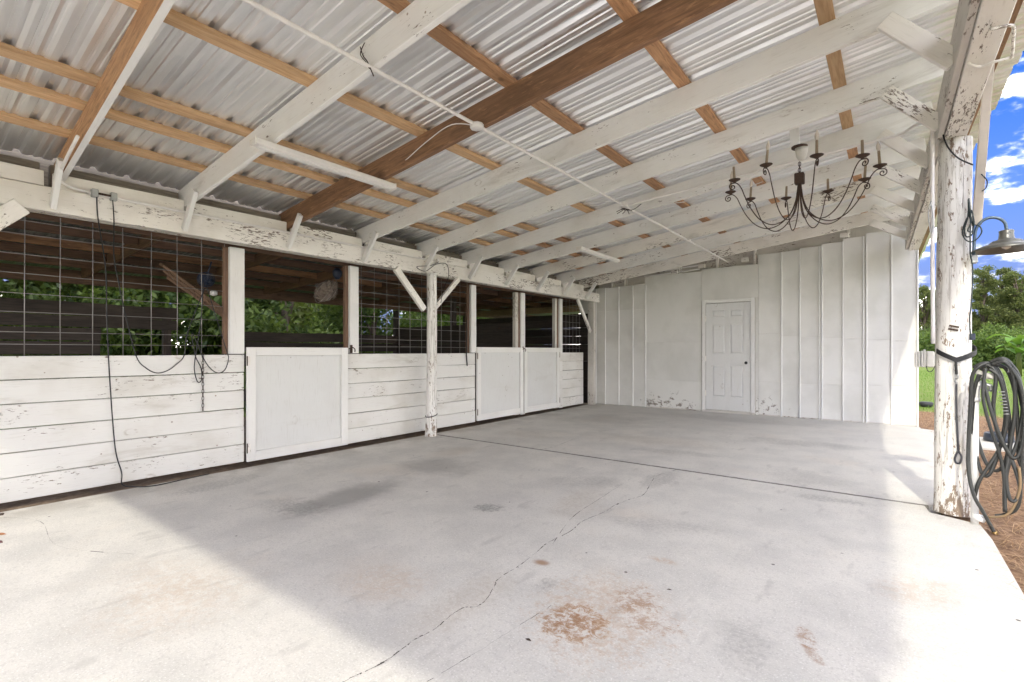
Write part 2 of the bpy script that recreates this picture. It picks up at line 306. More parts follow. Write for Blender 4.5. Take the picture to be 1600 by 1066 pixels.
def leafmat(name, a, b, tr=.35):
    M = Mat(name, .55, 0, .3); g = M.n('ShaderNodeNewGeometry'); c = M.mix(g.outputs['Random Per Island'], a, b); M.col(c)
    tl = M.n('ShaderNodeBsdfTranslucent'); M.l(M.mix(.5, c, (.22, .32, .04)), tl.inputs[0]); ms = M.n('ShaderNodeMixShader'); ms.inputs[0].default_value = tr
    out = M.t.nodes['Material Output']; M.l(M.b.outputs[0], ms.inputs[1]); M.l(tl.outputs[0], ms.inputs[2]); M.l(ms.outputs[0], out.inputs[0]); return M.m
LEAF = leafmat('broad_leaves', (.014, .036, .010), (.10, .145, .035)); LEAF2 = leafmat('olive_leaves', (.05, .07, .02), (.13, .15, .04)); LEAF4 = leafmat('cypress_leaves', (.04, .06, .02), (.17, .185, .06)); LEAF3 = leafmat('bright_leaves', (.028, .07, .014), (.15, .21, .05))
NEEDLE = leafmat('pine_needles', (.26, .14, .07), (.50, .33, .19), .1); BLADE = leafmat('grass_blades', (.08, .17, .02), (.17, .29, .05), .3)
BARK = plain('bark', (.12, .09, .07), .9, 0, .3, 14)
# ------------------------------------------------------------ THE SETTING
def sheet(name, x0, y0, x1, y1, z, m, kind='structure', n=1):
    v = []; f = []
    for j in range(n+1):
        for i in range(n+1): v.append((x0+(x1-x0)*i/n, y0+(y1-y0)*j/n, z))
    for j in range(n):
        for i in range(n): f.append((j*(n+1)+i, j*(n+1)+i+1, (j+1)*(n+1)+i+1, (j+1)*(n+1)+i))
    return tag(obj(name, mesh(name, v, f, m)), kind=kind)
sheet('ground', -600, -600, 600, 600, -.10, GRASS)
sheet('stable_floor', -9.2, -8, -5.04, 16, -.035, DIRT)
def prism(name, poly, z0, z1, m, parent=None, kind=None, bev=0):
    bm = bmesh.new(); a = [bm.verts.new((x, y, z1)) for x, y in poly]; f = bm.faces.new(a)
    r = bmesh.ops.extrude_face_region(bm, geom=[f]); bmesh.ops.translate(bm, vec=(0, 0, z0-z1), verts=[v for v in r['geom'] if isinstance(v, bmesh.types.BMVert)])
    if bev: bmesh.ops.bevel(bm, geom=[e for e in bm.edges if abs(e.verts[0].co.z-z1) < 1e-5 and abs(e.verts[1].co.z-z1) < 1e-5], offset=bev, segments=2, affect='EDGES')
    bmesh.ops.recalc_face_normals(bm, faces=bm.faces)
    me = bpy.data.meshes.new(name); bm.to_mesh(me); bm.free(); me.materials.append(m); o = obj(name, me, parent)
    if kind: tag(o, kind=kind)
    return o
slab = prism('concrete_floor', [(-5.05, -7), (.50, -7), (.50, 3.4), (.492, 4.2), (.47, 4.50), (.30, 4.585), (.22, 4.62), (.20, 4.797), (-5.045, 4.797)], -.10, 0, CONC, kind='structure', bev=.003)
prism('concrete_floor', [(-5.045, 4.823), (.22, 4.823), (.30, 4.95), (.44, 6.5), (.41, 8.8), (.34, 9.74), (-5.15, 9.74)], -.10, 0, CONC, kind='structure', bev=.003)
prism('footpath', [(.42, 8.25), (.9, 8.17), (1.6, 8.05), (9, 7.4), (9, 8.3), (1.6, 8.95), (.9, 9.2), (.36, 9.62)], -.10, -.012, CONC, kind='structure', bev=.004)
prism('added_bounce_slab', [(4.0, -60), (9.5, -60), (10.5, 9), (14, 30), (10, 31), (4.6, 10)], -.10, -.03, CONC, kind='structure')  # added out of view: pale slab that whitens the light reflected in the roof
prism('pine_straw_bed', [(.30, -8), (3.98, -8), (3.98, 5), (3.2, 9), (1.6, 12.2), (.36, 12.6), (.30, 9)], -.1, -.035, MULCH, kind='structure')
tag(box('expansion_joint', (-5.045, 4.7972, -.09), (.20, 4.8228, -.008), plain('joint_filler', (.055, .045, .035), .95), bev=0), kind='structure')
# cracks in the slab: thin ragged recesses drawn as filled strips
CRK = plain('crack_dirt', (.05, .043, .036), .95)
def crack(pts, w0, parent):
    V = []; Fc = []; P = smooth_path([(x, y, 0) for x, y in pts], 7); k = 0
    on = 1
    for i in range(len(P)-1):
        t = (P[i+1]-P[i]); nrm = Vector((-t.y, t.x, 0)).normalized(); w = w0*(.25+1.1*random.random()**2)
        if random.random() < .06: w *= 2.4
        if random.random() < .10: continue
        b = len(V); j = Vector((random.uniform(-.003, .003), 0, 0))
        for q, ww in ((P[i]+j, w), (P[i+1], w*.8)): V += [q+nrm*ww+Vector((0, 0, .0015)), q-nrm*ww+Vector((0, 0, .0015))]
        Fc.append((b, b+1, b+3, b+2))
    o = obj('crack', mesh('crack', V, Fc, CRK), parent); return o
crack([(-1.53, .7), (-1.511, 1.024), (-1.502, 1.091), (-1.489, 1.179), (-1.5, 1.285), (-1.507, 1.344), (-1.499, 1.448), (-1.52, 1.556), (-1.519, 1.644), (-1.481, 1.687), (-1.488, 1.762), (-1.544, 1.892), (-1.567, 1.935), (-1.579, 2.024), (-1.581, 2.137), (-1.61, 2.36), (-1.633, 2.51), (-1.623, 2.756), (-1.653, 2.958), (-1.624, 3.231), (-1.634, 3.407), (-1.606, 3.629), (-1.574, 3.827), (-1.706, 4.415), (-1.643, 4.8)], .0026, slab)
crack([(-1.60, 2.5), (-1.75, 3.0), (-1.80, 3.5), (-1.86, 4.2)], .0018, slab)
crack([(-1.28, 1.2), (-1.25, 1.5), (-1.22, 1.9)], .0011, slab)
crack([(-4.9, .6), (-4.55, .75), (-3.9, .72), (-3.4, .95)], .0012, slab)
crack([(-3.234, 4.83), (-3.216, 5.141), (-3.289, 5.717)], .004, bpy.data.objects['concrete_floor.001'])
# ------------------------------------------------------------ THE SHED ROOF
ZR = lambda x: 2.45+.122*(x+5.03)          # underside of the rafters
SL = Vector((1, 0, .122)).normalized()
roof = thing('shed_roof', 'open lean-to roof of ribbed bare metal on pine purlins and white rafters above the concrete floor', 'roof', (-2.3, 4, 2.8))
def rib_sheet(x0, x1, zf, w, mat, name):
    prof = []; n = 4; p = w/n
    for i in range(n):
        b = i*p; prof += [(b, 0), (b+.018, .002), (b+.033, .027), (b+.057, .027), (b+.072, .002), (b+.095, -.0022), (b+.117, 0), (b+.121, .007), (b+.133, .007), (b+.138, 0), (b+.155, -.002), (b+.175, .007), (b+.187, .007), (b+.193, 0), (b+.211, -.002)]
    prof.append((w, 0)); V = []; Fc = []; m = len(prof); xs = [x0+(x1-x0)*k/8 for k in range(9)]; xm = (x0+x1)/2
    for th in (0, .004):
        for x in xs:
            for y, z in prof: V.append((x-xm, y, zf(x)+z+th+.0016*math.sin(x*2.3+y*5)+.0010*math.sin(x*5.3-y*9)))
    L = len(xs)*m
    for s_ in (0, 1):
        for i in range(len(xs)-1):
            for k in range(m-1):
                a = s_*L+i*m+k; q = (a, a+1, a+m+1, a+m); Fc.append(q if s_ else q[::-1])
    for k in range(m-1):
        for i in (0, len(xs)-1): a = i*m+k; Fc.append((a, a+1, a+L+1, a+L))
    return mesh(name, V, Fc, mat), xm
PW = .914
me, xm = rib_sheet(-5.32, .80, lambda x: ZR(x)+.187+.039, PW, ROOF, 'roof_panel')
k = 0
for i in range(-2, 18):
    y = i*PW; o = obj('roof_panel', me, roof, Matrix.Translation((xm-.022*max(y-4, -6)*.9, y, random.uniform(0, .0015))))
for i, (x, m) in enumerate([(-4.67, PINE), (-4.21, PINE), (-3.87, PINE), (-3.01, PINE), (-2.11, PINE_OR), (-1.22, PINE_OR), (-.32, PINE), (.615, PINE_DK)]):
    z = ZR(x)+.187+.019; y0 = -1.75; yk = .965-.036*(x+5.22); segs = [(-1.75, yk), (yk+.003, 5.6), (5.603, 9.3), (9.303, 16)] if i != 7 else [(-1.75, 4.2), (4.203, 16)]
    for a, b in segs:
        dx = -.02*max(b-4, 0) if i == 7 else 0
        mm_ = m if (m is not PINE or b < 6) else PINE_OR
        board('purlin', (x, a, z), (x+dx*.6, b, z+dx*.07), .088, .037, mm_, roof, up=(-.122, 0, 1), warp=.0015)
RY = [-.93, -.02, .86, 1.79, 2.75, 3.69, 4.66, 5.56, 6.45, 7.35, 8.24, 9.12]
for i, y in enumerate(RY):
    y += .019; xa, xb = -5.22, .30-(.012*max(y-4.6, 0)); m = PAINT if i not in (2, 4) else (PINE_OR if i == 2 else PINE_DK)
    if i > 7: m = PAINT_OLD if i % 2 else PAINT
    a = Vector((xa, y+(.08 if i == 2 else 0), ZR(xa)+.0935)); b = Vector((xb, y-(.12 if i == 2 else 0), ZR(xb)+.0935))
    o = board('rafter', a, b, .038 if i != 4 else .05, .186, m, roof, warp=.002)
    if i == 2:
        o['label'] = 'brown unpainted rafter with a white painted underside'
        q = Vector((0, 0, .0945)); board('painted_edge', a-q, b-q, .036, .003, PAINT_CLEAN, o, bev=0)
    if i == 4: o['label'] = 'dark brown unpainted rafter'
# extra rafters beyond the back wall carry the roof over the room
for y in (10.1, 11.3, 12.5, 13.7, 14.9): board('rafter', (-5.2, y, ZR(-5.2)+.0935), (.2, y, ZR(.2)+.0935), .038, .186, PAINT_OLD, roof)
# short cleats from the left beam up to each rafter
for y in RY[1:]:
    yc = y-.021+(.055 if abs(y-.86) < .01 else 0)
    bm_ = board('cleat', (-5.008, yc, 2.225), (-4.77, yc, 2.53), .036, .062, PAINT_CLEAN, roof)
# braces between rafters and the outer beam
for i, (y, xl, zl, zr) in enumerate([(RY[4], .0, 3.07, 2.74), (RY[5], .0, 3.07, 2.74), (RY[6], .0, 3.05, 2.74), (RY[7], -.04, 3.06, 2.74), (RY[8], -.1, 3.05, 2.75), (RY[9], -.14, 3.05, 2.76), (RY[10], -.17, 3.04, 2.76), (RY[11], -.2, 3.03, 2.76)]):
    xr = .285-.012*max(y-4.6, 0)
    board('brace', (xl-.03, y-.0215, zl+.025), (xr, y-.0215, zr), .036, .10, PAINT_OLD, roof)
# unseen gable infill, added so its straight lower edge throws the floor shade line
for k_ in range(36):
    xa = -5.32+k_*.17; zt = ZR(xa)+.205
    box('shade_gable_board', (xa+.0005, -1.57, 2.31), (xa+.1695, -1.548, zt), PAINT, roof)
# ------------------------------------------------------------ BEAMS AND POSTS
box('leak_closing_board', (-5.36, -1.75, 2.43), (-5.325, 16, 2.70), WEATH, roof)  # added to stop sky light leaking in between roof and top plate
lb = thing('header_beam', 'long flaking white double-board beam above the stall fronts, with cleats rising from it', 'beam', (-5.05, 4, 2.2))
for a, b in ((-1.7, 4.70), (4.704, 9.75)): box('lower_board', (-5.075, a, 2.195), (-5.03, b, 2.378), PAINT_OLD, lb, warp=.0016)
for a, b in zip(RY[:-1], RY[1:]): box('blocking', (-5.10, a+.045, 2.386), (-5.062, b-.006, 2.50), PAINT_OLD, lb, warp=.0025)
box('lower_board', (-5.19, -1.7, 2.20), (-5.150, 9.75, 2.41), PAINT_GREY, lb)
for a, b in zip(RY[:-1], RY[1:]): box('top_plate', (-5.24, a+.05, 2.42), (-5.17, b-.012, 2.585), WEATH, lb, warp=.003)
rb = thing('header_beam', 'heavy white outer beam on the thick log post, open sky beyond it', 'beam', (.35, 4, 2.65))
for a, b, xa, xb in ((-1.7, 4.68, .335, .30), (4.69, 9.55, .30, .205)):
    board('inner_board', (xa-.018, a, 2.79), (xb-.018, b, 2.79), .034, .25, PAINT_GREY, rb, warp=.002)
    board('beam_timber', (xa+.062, a, 2.755), (xb+.062, b, 2.755), .118, .215, PAINT_OLD, rb, warp=.002)
POSTP = None
def postmat():
    M = Mat('peeling_log_paint', .6); st = M.noise(M.rnd((22, 22, 1.3)), 2.2, 6, .7, .5); bl = M.noise(M.rnd((9, 9, 3.0)), 3, 6, .75); big = M.noise(M.rnd((1, 1, .7)), 2.2, 4, .5)
    c = M.mix(M.ramp(big, .4, .7, 0, .45), (.79, .775, .74), (.64, .61, .55)); c = M.mix(M.ramp(st, .5, .64, 0, .75), c, (.40, .37, .32))
    g = M.n('ShaderNodeNewGeometry'); sp = M.n('ShaderNodeSeparateXYZ'); M.l(g.outputs['Position'], sp.inputs[0])
    low = M.ramp(sp.outputs[2], 0, .30, .10, 0); ad = M.n('ShaderNodeMath', operation='ADD'); M.l(bl, ad.inputs[0]); M.l(low, ad.inputs[1])
    c = M.mix(M.ramp(ad.outputs[0], .575, .60), c, (.24, .18, .13)); ck = M.noise(M.rnd((30, 30, 1.1)), 2.6, 5, .75, .8); c = M.mix(M.ramp(ck, .60, .635, 0, .85), c, (.13, .10, .08)); M.col(c); M.bump(M.mix(.5, st, bl), .6, .008); return M.m
LOGP = postmat()
def log_post(c, r0, r1, h, label, wob=.006):
    t = thing('log_post', label, 'post', (*c, 0)); n = 28; V = []; Fc = []; rows = 34; ph = random.random()*9
    for i in range(rows+1):
        z = h*i/rows; r = r0+(r1-r0)*i/rows+.010*math.exp(-z*6)
        for k in range(n):
            a = 2*math.pi*k/n; rr = r*(1+.022*math.sin(3*a+ph+z*.9)+.018*math.sin(5*a-z*1.7+ph)+.012*math.sin(z*4+ph+a))
            V.append((rr*math.cos(a)+wob*math.sin(z*1.7+ph), rr*math.sin(a)+wob*math.cos(z*1.3+ph), z))
    for i in range(rows):
        for k in range(n): Fc.append((i*n+k, i*n+(k+1) % n, (i+1)*n+(k+1) % n, (i+1)*n+k))
    Fc.append(tuple(rows*n+k for k in range(n)))
    obj('trunk', mesh('trunk', V, Fc, LOGP, True), t, Matrix.Translation((*c, 0))); return t
lp = log_post((-4.94, 4.70), .073, .066, 2.193, 'slender peeling white log post with two diagonal braces, standing before the stall fronts')
board('brace', (-4.975, 4.60, 1.70), (-4.975, 4.12, 2.188), .045, .085, PAINT_OLD, lp, up=(0, 1, 1)); board('brace', (-4.975, 4.80, 1.74), (-4.975, 5.27, 2.188), .045, .065, PAINT_OLD, lp, up=(0, -1, 1))
V, Fc = tube_data([Vector((.078*math.cos(a), .078*math.sin(a), .02*math.sin(a))) for a in np.linspace(0, 2*math.pi, 25)], .006, 6)
obj('hoop', mesh('hoop', V, Fc, BLACKR, True), lp, Matrix.Translation((-4.94, 4.70, .28)))
rp = log_post((.36, 4.74), .104, .092, 2.645, 'thick peeling white log post beside the coiled hose', .008)
np_ = log_post((-4.94, -.15), .075, .068, 2.193, 'white log post whose brace shows at the left edge of the view')
board('brace', (-4.975, .0, 1.45), (-4.975, .72, 2.188), .045, .12, PAINT_OLD, np_, up=(0, -1, 1))
log_post((.36, -.12), .125, .11, 2.645, 'thick white log post standing beside the viewer')
bwx = None
fp = thing('corner_post', 'grey white corner post with a knee brace where stall fronts meet the siding wall', 'post', (-5.0, 9.5, 0))
box('upright', (-5.16, 9.47, 0), (-5.02, 9.56, 2.19), PAINT_GREY, fp, warp=.002); box('upright', (-5.20, 9.585, 0), (-5.10, 9.66, 2.19), PAINT_OLD, fp)
board('brace', (-5.06, 9.40, 1.55), (-5.06, 8.86, 2.188), .04, .07, PAINT_OLD, fp, up=(0, 1, 1))
# ------------------------------------------------------------ STALL FRONTS
def half_wall(y0, y1, label, seed):
    t = thing('plank_half_wall', label, 'wall', (-5.28, (y0+y1)/2, 0)); random.seed(seed); z = .012; hs_ = .1835
    for i in range(6):
        box('plank', (-5.305, y0+random.uniform(0, .004), z+.0022), (-5.268+random.uniform(-.002, .002), y1-random.uniform(0, .004), z+hs_-.0022-random.uniform(0, .003)), PLANK, t, bev=.004, warp=.0012); z += hs_
    for yy in np.linspace(y0+.1, y1-.1, max(2, int((y1-y0)/1.2))): box('nailing_stud', (-5.39, yy-.04, 0), (-5.307, yy+.04, 1.095), BARN, t)
    return t
half_wall(-1.6, 2.405, 'six-plank white half wall under the nearest wire mesh bay, black cord hanging down it', 1)
half_wall(3.615, 5.965, 'six-plank white half wall behind the slender braced log post', 2)
half_wall(8.47, 9.47, 'short six-plank white half wall in the far corner by the siding wall', 3)
STUDS = [(2.262, 2.405, 'wide white upright between the nearest mesh bay and the nearest stall door', 1), (3.655, 3.78, 'white upright with a rusty latch at the right side of the nearest stall door', 1),
         (5.865, 5.985, 'narrow white upright left of the pair of stall doors', 1), (7.13, 7.33, 'white upright between the two adjoining stall doors', 2), (8.44, 8.62, 'white upright right of the pair of stall doors', 2)]
for a, b, lab, kk in STUDS:
    t = thing('stall_upright', lab, 'post', (-5.3, (a+b)/2, 1.1)); z0 = 1.117 if kk == 1 else .0
    if kk == 2: box('stud', (-5.385, a-.03, 0), (-5.315, (a+b)/2-.02, 2.19), PAINT_GREY, t); a = (a+b)/2-.018
    box('stud', (-5.305, a, z0), (-5.262 if kk == 1 else -5.30+.03, b, 2.19), PAINT_CLEAN, t, warp=.001)
    box('side_strip', (-5.36, a-.035, 1.117 if kk == 1 else .02), (-5.312, a+.02, 2.19), BARN, t)
ih = tag(box('inner_header_board', (-5.45, -1.6, 2.205), (-5.41, 9.6, 2.35), BARN), 'brown inner board just behind the white beam, above the mesh bays', 'beam')
def stall_door(y0, y1, z0, z1, label, hinge_left, x=-5.245):
    t = thing('stall_door', label, 'door', (x, (y0+y1)/2, 0)); w = .088; f = .018
    box('door_panel', (x-.028, y0+.01, z0+.01), (x-.012, y1-.01, z1-.01), DOORP, t, bev=0)
    box('stile', (x-.012+.0005, y0, z0), (x+f, y0+w, z1), PAINT_CLEAN, t); box('stile', (x-.0115, y1-w, z0), (x+f, y1, z1), PAINT_CLEAN, t)
    box('rail', (x-.0115, y0+w+.001, z1-w), (x+f-.002, y1-w-.001, z1), PAINT_CLEAN, t); box('rail', (x-.0115, y0+w+.001, z0), (x+f-.002, y1-w-.001, z0+w+.01), PAINT_CLEAN, t)
    hy = y0 if hinge_left else y1; s_ = 1 if hinge_left else -1
    for z in (z0+.14, z1-.14):
        h = box('hinge', (x+f+.0005, min(hy, hy+s_*.03), z-.045), (x+f+.004, max(hy, hy+s_*.03), z+.045), PAINT_OLD, t, bev=0)
        tube('pin', [(x+f+.004, hy-s_*.002, z-.05), (x+f+.004, hy-s_*.002, z+.05)], .006, RUST, h)
    return t
stall_door(2.415, 3.603, .012, 1.185, 'nearest white framed stall door, below the open view of leaves', True)
stall_door(5.975, 7.215, .03, 1.205, 'left door of the far pair of white stall doors', True)
stall_door(7.255, 8.435, .03, 1.205, 'right door of the far pair of white stall doors', False)
for nm, yy, zz, lab in (('gate_latch', 3.66, 1.17, 'rusty latch hook on the upright beside the nearest stall door'), ('gate_latch', 7.235, 1.17, 'rusty chain latch where the two far stall doors meet')):
    t = thing(nm, lab, 'latch', (-5.22, yy, zz)); tube('hook', [(-5.235, yy-.04, zz), (-5.205, yy-.02, zz+.02), (-5.205, yy+.02, zz+.0), (-5.215, yy+.03, zz-.035)], .006, RUST, t, sm=4)
    box('plate', (-5.258, yy-.012, zz-.05), (-5.248, yy+.022, zz+.05), RUST, t)
# ------------------------------------------------------------ WIRE MESH BAYS
MH = [2.16, 2.054, 1.895, 1.746, 1.592, 1.453, 1.299, 1.198]
def mesh_bay(y0, y1, ys, label):
    t = thing('wire_mesh_panel', label, 'wire mesh', (-5.34, (y0+y1)/2, 1.1))
    for y in ys: tube('wire', [(-5.335, y+random.uniform(-.004, .004), 1.10), (-5.335, y, 1.6), (-5.335, y+random.uniform(-.004, .004), 2.22)], .0032, WIRE, t, 6)
    for z in MH: tube('wire', [(-5.341, y0, z+random.uniform(-.003, .003)), (-5.341, (y0+y1)/2, z+random.uniform(-.006, .004)), (-5.341, y1, z)], .0032, WIRE, t, 6)
mesh_bay(-1.4, 2.262, [2.241-.2075*i for i in range(17)], 'welded wire mesh over the nearest half wall, leaves and dark boards behind')
mesh_bay(3.78, 5.865, [3.87, 4.066, 4.272, 4.478, 4.671, 4.885, 5.08, 5.28, 5.484, 5.682, 5.85], 'welded wire mesh bay behind the slender braced log post')
mesh_bay(8.62, 9.47, [8.72, 8.86, 9.0, 9.14, 9.28, 9.42], 'small dark wire mesh bay in the far corner')
# ------------------------------------------------------------ STALLS BEHIND
sr = thing('stall_roof', 'low dark roof of dull metal and brown joists over the horse stalls', 'roof', (-7, 5, 2.3))
ZS = lambda x: 2.255+.05*(x+8.7)
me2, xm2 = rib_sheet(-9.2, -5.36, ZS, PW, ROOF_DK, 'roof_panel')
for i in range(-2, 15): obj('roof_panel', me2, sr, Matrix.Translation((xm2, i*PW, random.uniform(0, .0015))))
RS = [-.6, .62, 1.84, 3.06, 4.28, 5.5, 6.72, 7.94, 9.16, 10.4]
for y in RS: board('rafter', (-8.62, y, ZS(-8.62)-.075), (-5.46, y, ZS(-5.46)-.075), .038, .138, BARN, sr)
for x in (-5.85, -6.4, -7.0, -7.5, -8.1):
    for a, b in zip(RS[:-1], RS[1:]): box('joist', (x-.019, a+.02, ZS(x)-.096), (x+.019, b-.02, ZS(x)-.006), BARN if x != -7.0 else PINE_DK, sr)
for a, b in ((-1.6, 3.0), (3.004, 7.6), (7.604, 13)): box('eave_beam', (-8.73, a, 2.045), (-8.68, b, 2.225), BARN, sr)
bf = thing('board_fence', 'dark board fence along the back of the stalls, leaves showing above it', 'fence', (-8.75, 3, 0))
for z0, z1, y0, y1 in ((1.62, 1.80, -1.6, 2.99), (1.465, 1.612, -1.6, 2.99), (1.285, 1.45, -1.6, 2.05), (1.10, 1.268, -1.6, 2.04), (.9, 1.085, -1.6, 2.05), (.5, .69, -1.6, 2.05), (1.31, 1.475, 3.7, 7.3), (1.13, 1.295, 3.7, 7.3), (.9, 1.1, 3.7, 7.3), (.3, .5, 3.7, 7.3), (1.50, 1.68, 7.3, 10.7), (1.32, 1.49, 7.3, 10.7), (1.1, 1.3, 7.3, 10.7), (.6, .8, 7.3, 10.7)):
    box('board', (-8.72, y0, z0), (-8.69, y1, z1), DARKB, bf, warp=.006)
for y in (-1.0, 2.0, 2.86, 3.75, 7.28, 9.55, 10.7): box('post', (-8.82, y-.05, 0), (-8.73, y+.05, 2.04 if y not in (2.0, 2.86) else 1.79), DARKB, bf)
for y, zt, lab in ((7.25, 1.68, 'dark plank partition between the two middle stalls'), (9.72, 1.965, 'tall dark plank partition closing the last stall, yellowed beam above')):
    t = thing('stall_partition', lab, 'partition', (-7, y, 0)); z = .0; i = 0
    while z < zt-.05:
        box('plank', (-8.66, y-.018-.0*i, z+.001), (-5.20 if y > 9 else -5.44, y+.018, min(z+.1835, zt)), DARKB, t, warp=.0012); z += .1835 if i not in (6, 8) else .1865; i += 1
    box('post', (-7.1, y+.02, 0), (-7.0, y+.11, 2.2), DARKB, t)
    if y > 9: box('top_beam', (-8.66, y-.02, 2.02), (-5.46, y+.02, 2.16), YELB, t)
# fan, bagged thing and wooden rack hanging in the stalls
t = thing('box_fan', 'dark blue fan hanging under the stall roof behind the nearest mesh bay', 'fan', tuple(at(322, 437, 0, -5.75)))
c = at(322, 437, 0, -5.75)
V, Fc = joined([tube_data([c*0+Vector((.03*k, .075*s_*math.cos(a), .075*s_*math.sin(a))) for a in np.linspace(0, 2*math.pi, 17)], .004, 5) for k in (-1, 0, 1) for s_ in (1, .7, .35)])
NAVY = plain('navy_plastic', (.02, .03, .06), .4)
obj('guard', mesh('guard', V, Fc, NAVY, True), t, Matrix.Translation(c))
for k in range(5): board('blade', c+Vector((0, 0, 0)), c+Vector((.006, .065*math.cos(k*1.2566), .065*math.sin(k*1.2566))), .004, .035, NAVY, t, up=(.4, math.sin(k*1.2566), -math.cos(k*1.2566)))
lathe('motor', [(.0, -.05), (.03, -.04), (.035, .02), (.02, .05)], c-Vector((.05, 0, 0)), NAVY, t, 12)
c2 = at(334, 458, 0, -5.7); lathe('clamp', [(.012, -.03), (.035, -.02), (.035, .015), (.01, .03)], c2, PVC, t, 12)
tube('bracket', [c+Vector((-.05, 0, 0)), c+Vector((-.05, .05, .12)), c+Vector((-.02, .06, .2))], .008, NAVY, t)
t = thing('mesh_bag', 'netted bundle hanging under the stall roof above the nearest stall door', 'bag', tuple(at(512, 462, 0, -5.6)))
c = at(510, 455, 0, -5.62); bm = bmesh.new(); bmesh.ops.create_icosphere(bm, subdivisions=4, radius=1)
for v in bm.verts:
    d = v.co.copy(); q = 1+.12*math.sin(d.x*9+d.z*7)+.10*math.sin(d.y*11)+.05*math.sin(d.z*23+d.x*17); v.co = Vector((d.x*.09*q, d.y*.14*q, d.z*.115*q+.05*d.y))
me = bpy.data.meshes.new('bundle'); bm.to_mesh(me); bm.free(); NET = wood('straw_netting', (.24, .19, .15), (.12, .09, .075)); me.materials.append(NET); obj('bundle', me, t, Matrix.Translation(c))
V = []; Fc = []
for k in range(26):
    a = random.random()*6.28; b = random.uniform(-1, 1); pts = [Vector((.094*math.cos(a+s*.25)*math.cos(b), .147*math.sin(a+s*.25), .122*math.sin(b+s*.3)+.05*math.sin(a+s*.25))) for s in range(-3, 4)]
    V, Fc = tube_data(pts, .002, 4, V, Fc)
obj('net', mesh('net', V, Fc, WIRE, True), t, Matrix.Translation(c))
c3 = at(527, 428, 0, -5.62); lathe('neck', [(.02, -.07), (.055, -.03), (.06, .03), (.03, .07)], c3, NAVY, t, 12)
t = thing('wooden_rack', 'brown slatted rack leaning down under the stall roof behind the nearest mesh bay', 'rack', tuple(at(300, 450, 0, -6.2)))
p0, p1 = at(250, 412, 0, -6.3), at(352, 486, 0, -5.75); dn = Vector((0, .05, -.10))
for s_ in (0, 1, 2): board('rail', p0+dn*s_*.7, p1+dn*s_*.55, .02, .03, BARN, t)
for k in range(9): q = p0.lerp(p1, (k+.5)/9); board('slat', q+Vector((0, -.01, .02)), q+dn*1.3, .008, .022, BARN, t)
# ------------------------------------------------------------ BACK WALL
YB = 9.75
bw = thing('siding_wall', 'white panelled end wall with battens and a six-panel door in it', 'wall', (-2.3, YB, 0))
def panel(x0, x1, z0, z1, dy=0.0): return box('siding_panel', (x0+.0015, YB+dy, z0+.0015), (x1-.0015, YB+.018+dy, z1-.0015), SIDE, bw, bev=.0015)
for a, b, zt in ((-5.13, -4.886, 2.50), (-4.886, -4.574, 2.495), (-4.574, -4.259, 2.50), (-4.259, -4.0, 2.505)):
    panel(a, b, .0, 2.0 if a > -9 else 0); panel(a, b, 2.0, zt)
for x, w in ((-5.11, .03), (-4.886, .02), (-4.574, .022), (-4.259, .022), (-3.985, .022)): box('batten', (x-w/2, YB-.022, 0), (x+w/2, YB-.001, 2.49), BATT, bw)
panel(-4.0, -2.87, .0, .56, -.003); panel(-4.0, -2.87, .56, 1.32); panel(-4.0, -2.87, 1.32, 2.66); panel(-2.87, -1.883, 2.10, 2.70, .001)
panel(-1.93, -1.883, 0, 2.10); panel(-1.883, -1.517, 0, .60, -.002); panel(-1.883, -1.517, .6, 1.45); panel(-1.883, -1.517, 1.45, 2.86)
for i, (a, b) in enumerate(((-1.517, -1.235), (-1.235, -.927), (-.927, -.624), (-.624, -.325), (-.325, .008), (.008, .335))):
    zt = [2.87, 2.90, 2.93, 2.98, 3.02, 3.03][i]; panel(a, b, 0, .58+.005*i, -.001*(i % 2)); panel(a, b, .58+.005*i, 1.40-.02*i); panel(a, b, 1.40-.02*i, zt)
for x, w, zt in ((-1.517, .022, 2.86), (-1.235, .014, 2.88), (-.955, .014, 2.9), (-.915, .016, 2.9), (-.624, .013, 2.93), (-.35, .015, 2.97), (-.31, .015, 2.97), (.008, .014, 3.0), (.325, .02, 2.98)):
    box('batten', (x-w/2, YB-.022, 0), (x+w/2, YB-.001, zt), BATT, bw)
box('sill_strip', (-4.0, YB-.010, .0), (-2.88, YB-.004, .022), PAINT_GREY, bw); box('sill_strip', (-1.88, YB-.012, .0), (.3, YB-.003, .018), PAINT_GREY, bw)
panel(-5.50, -5.13, 0, 2.5)
for a, b, zt in ((-5.50, -4.0, 2.48), (-3.998, -1.885, 2.64), (-1.883, .33, 2.84)): box('leak_backing', (a, YB+.0195, 0), (b, YB+.029, zt), PAINT_GREY, bw, bev=0)  # added backing that blocks sky light leaking through the panel gaps
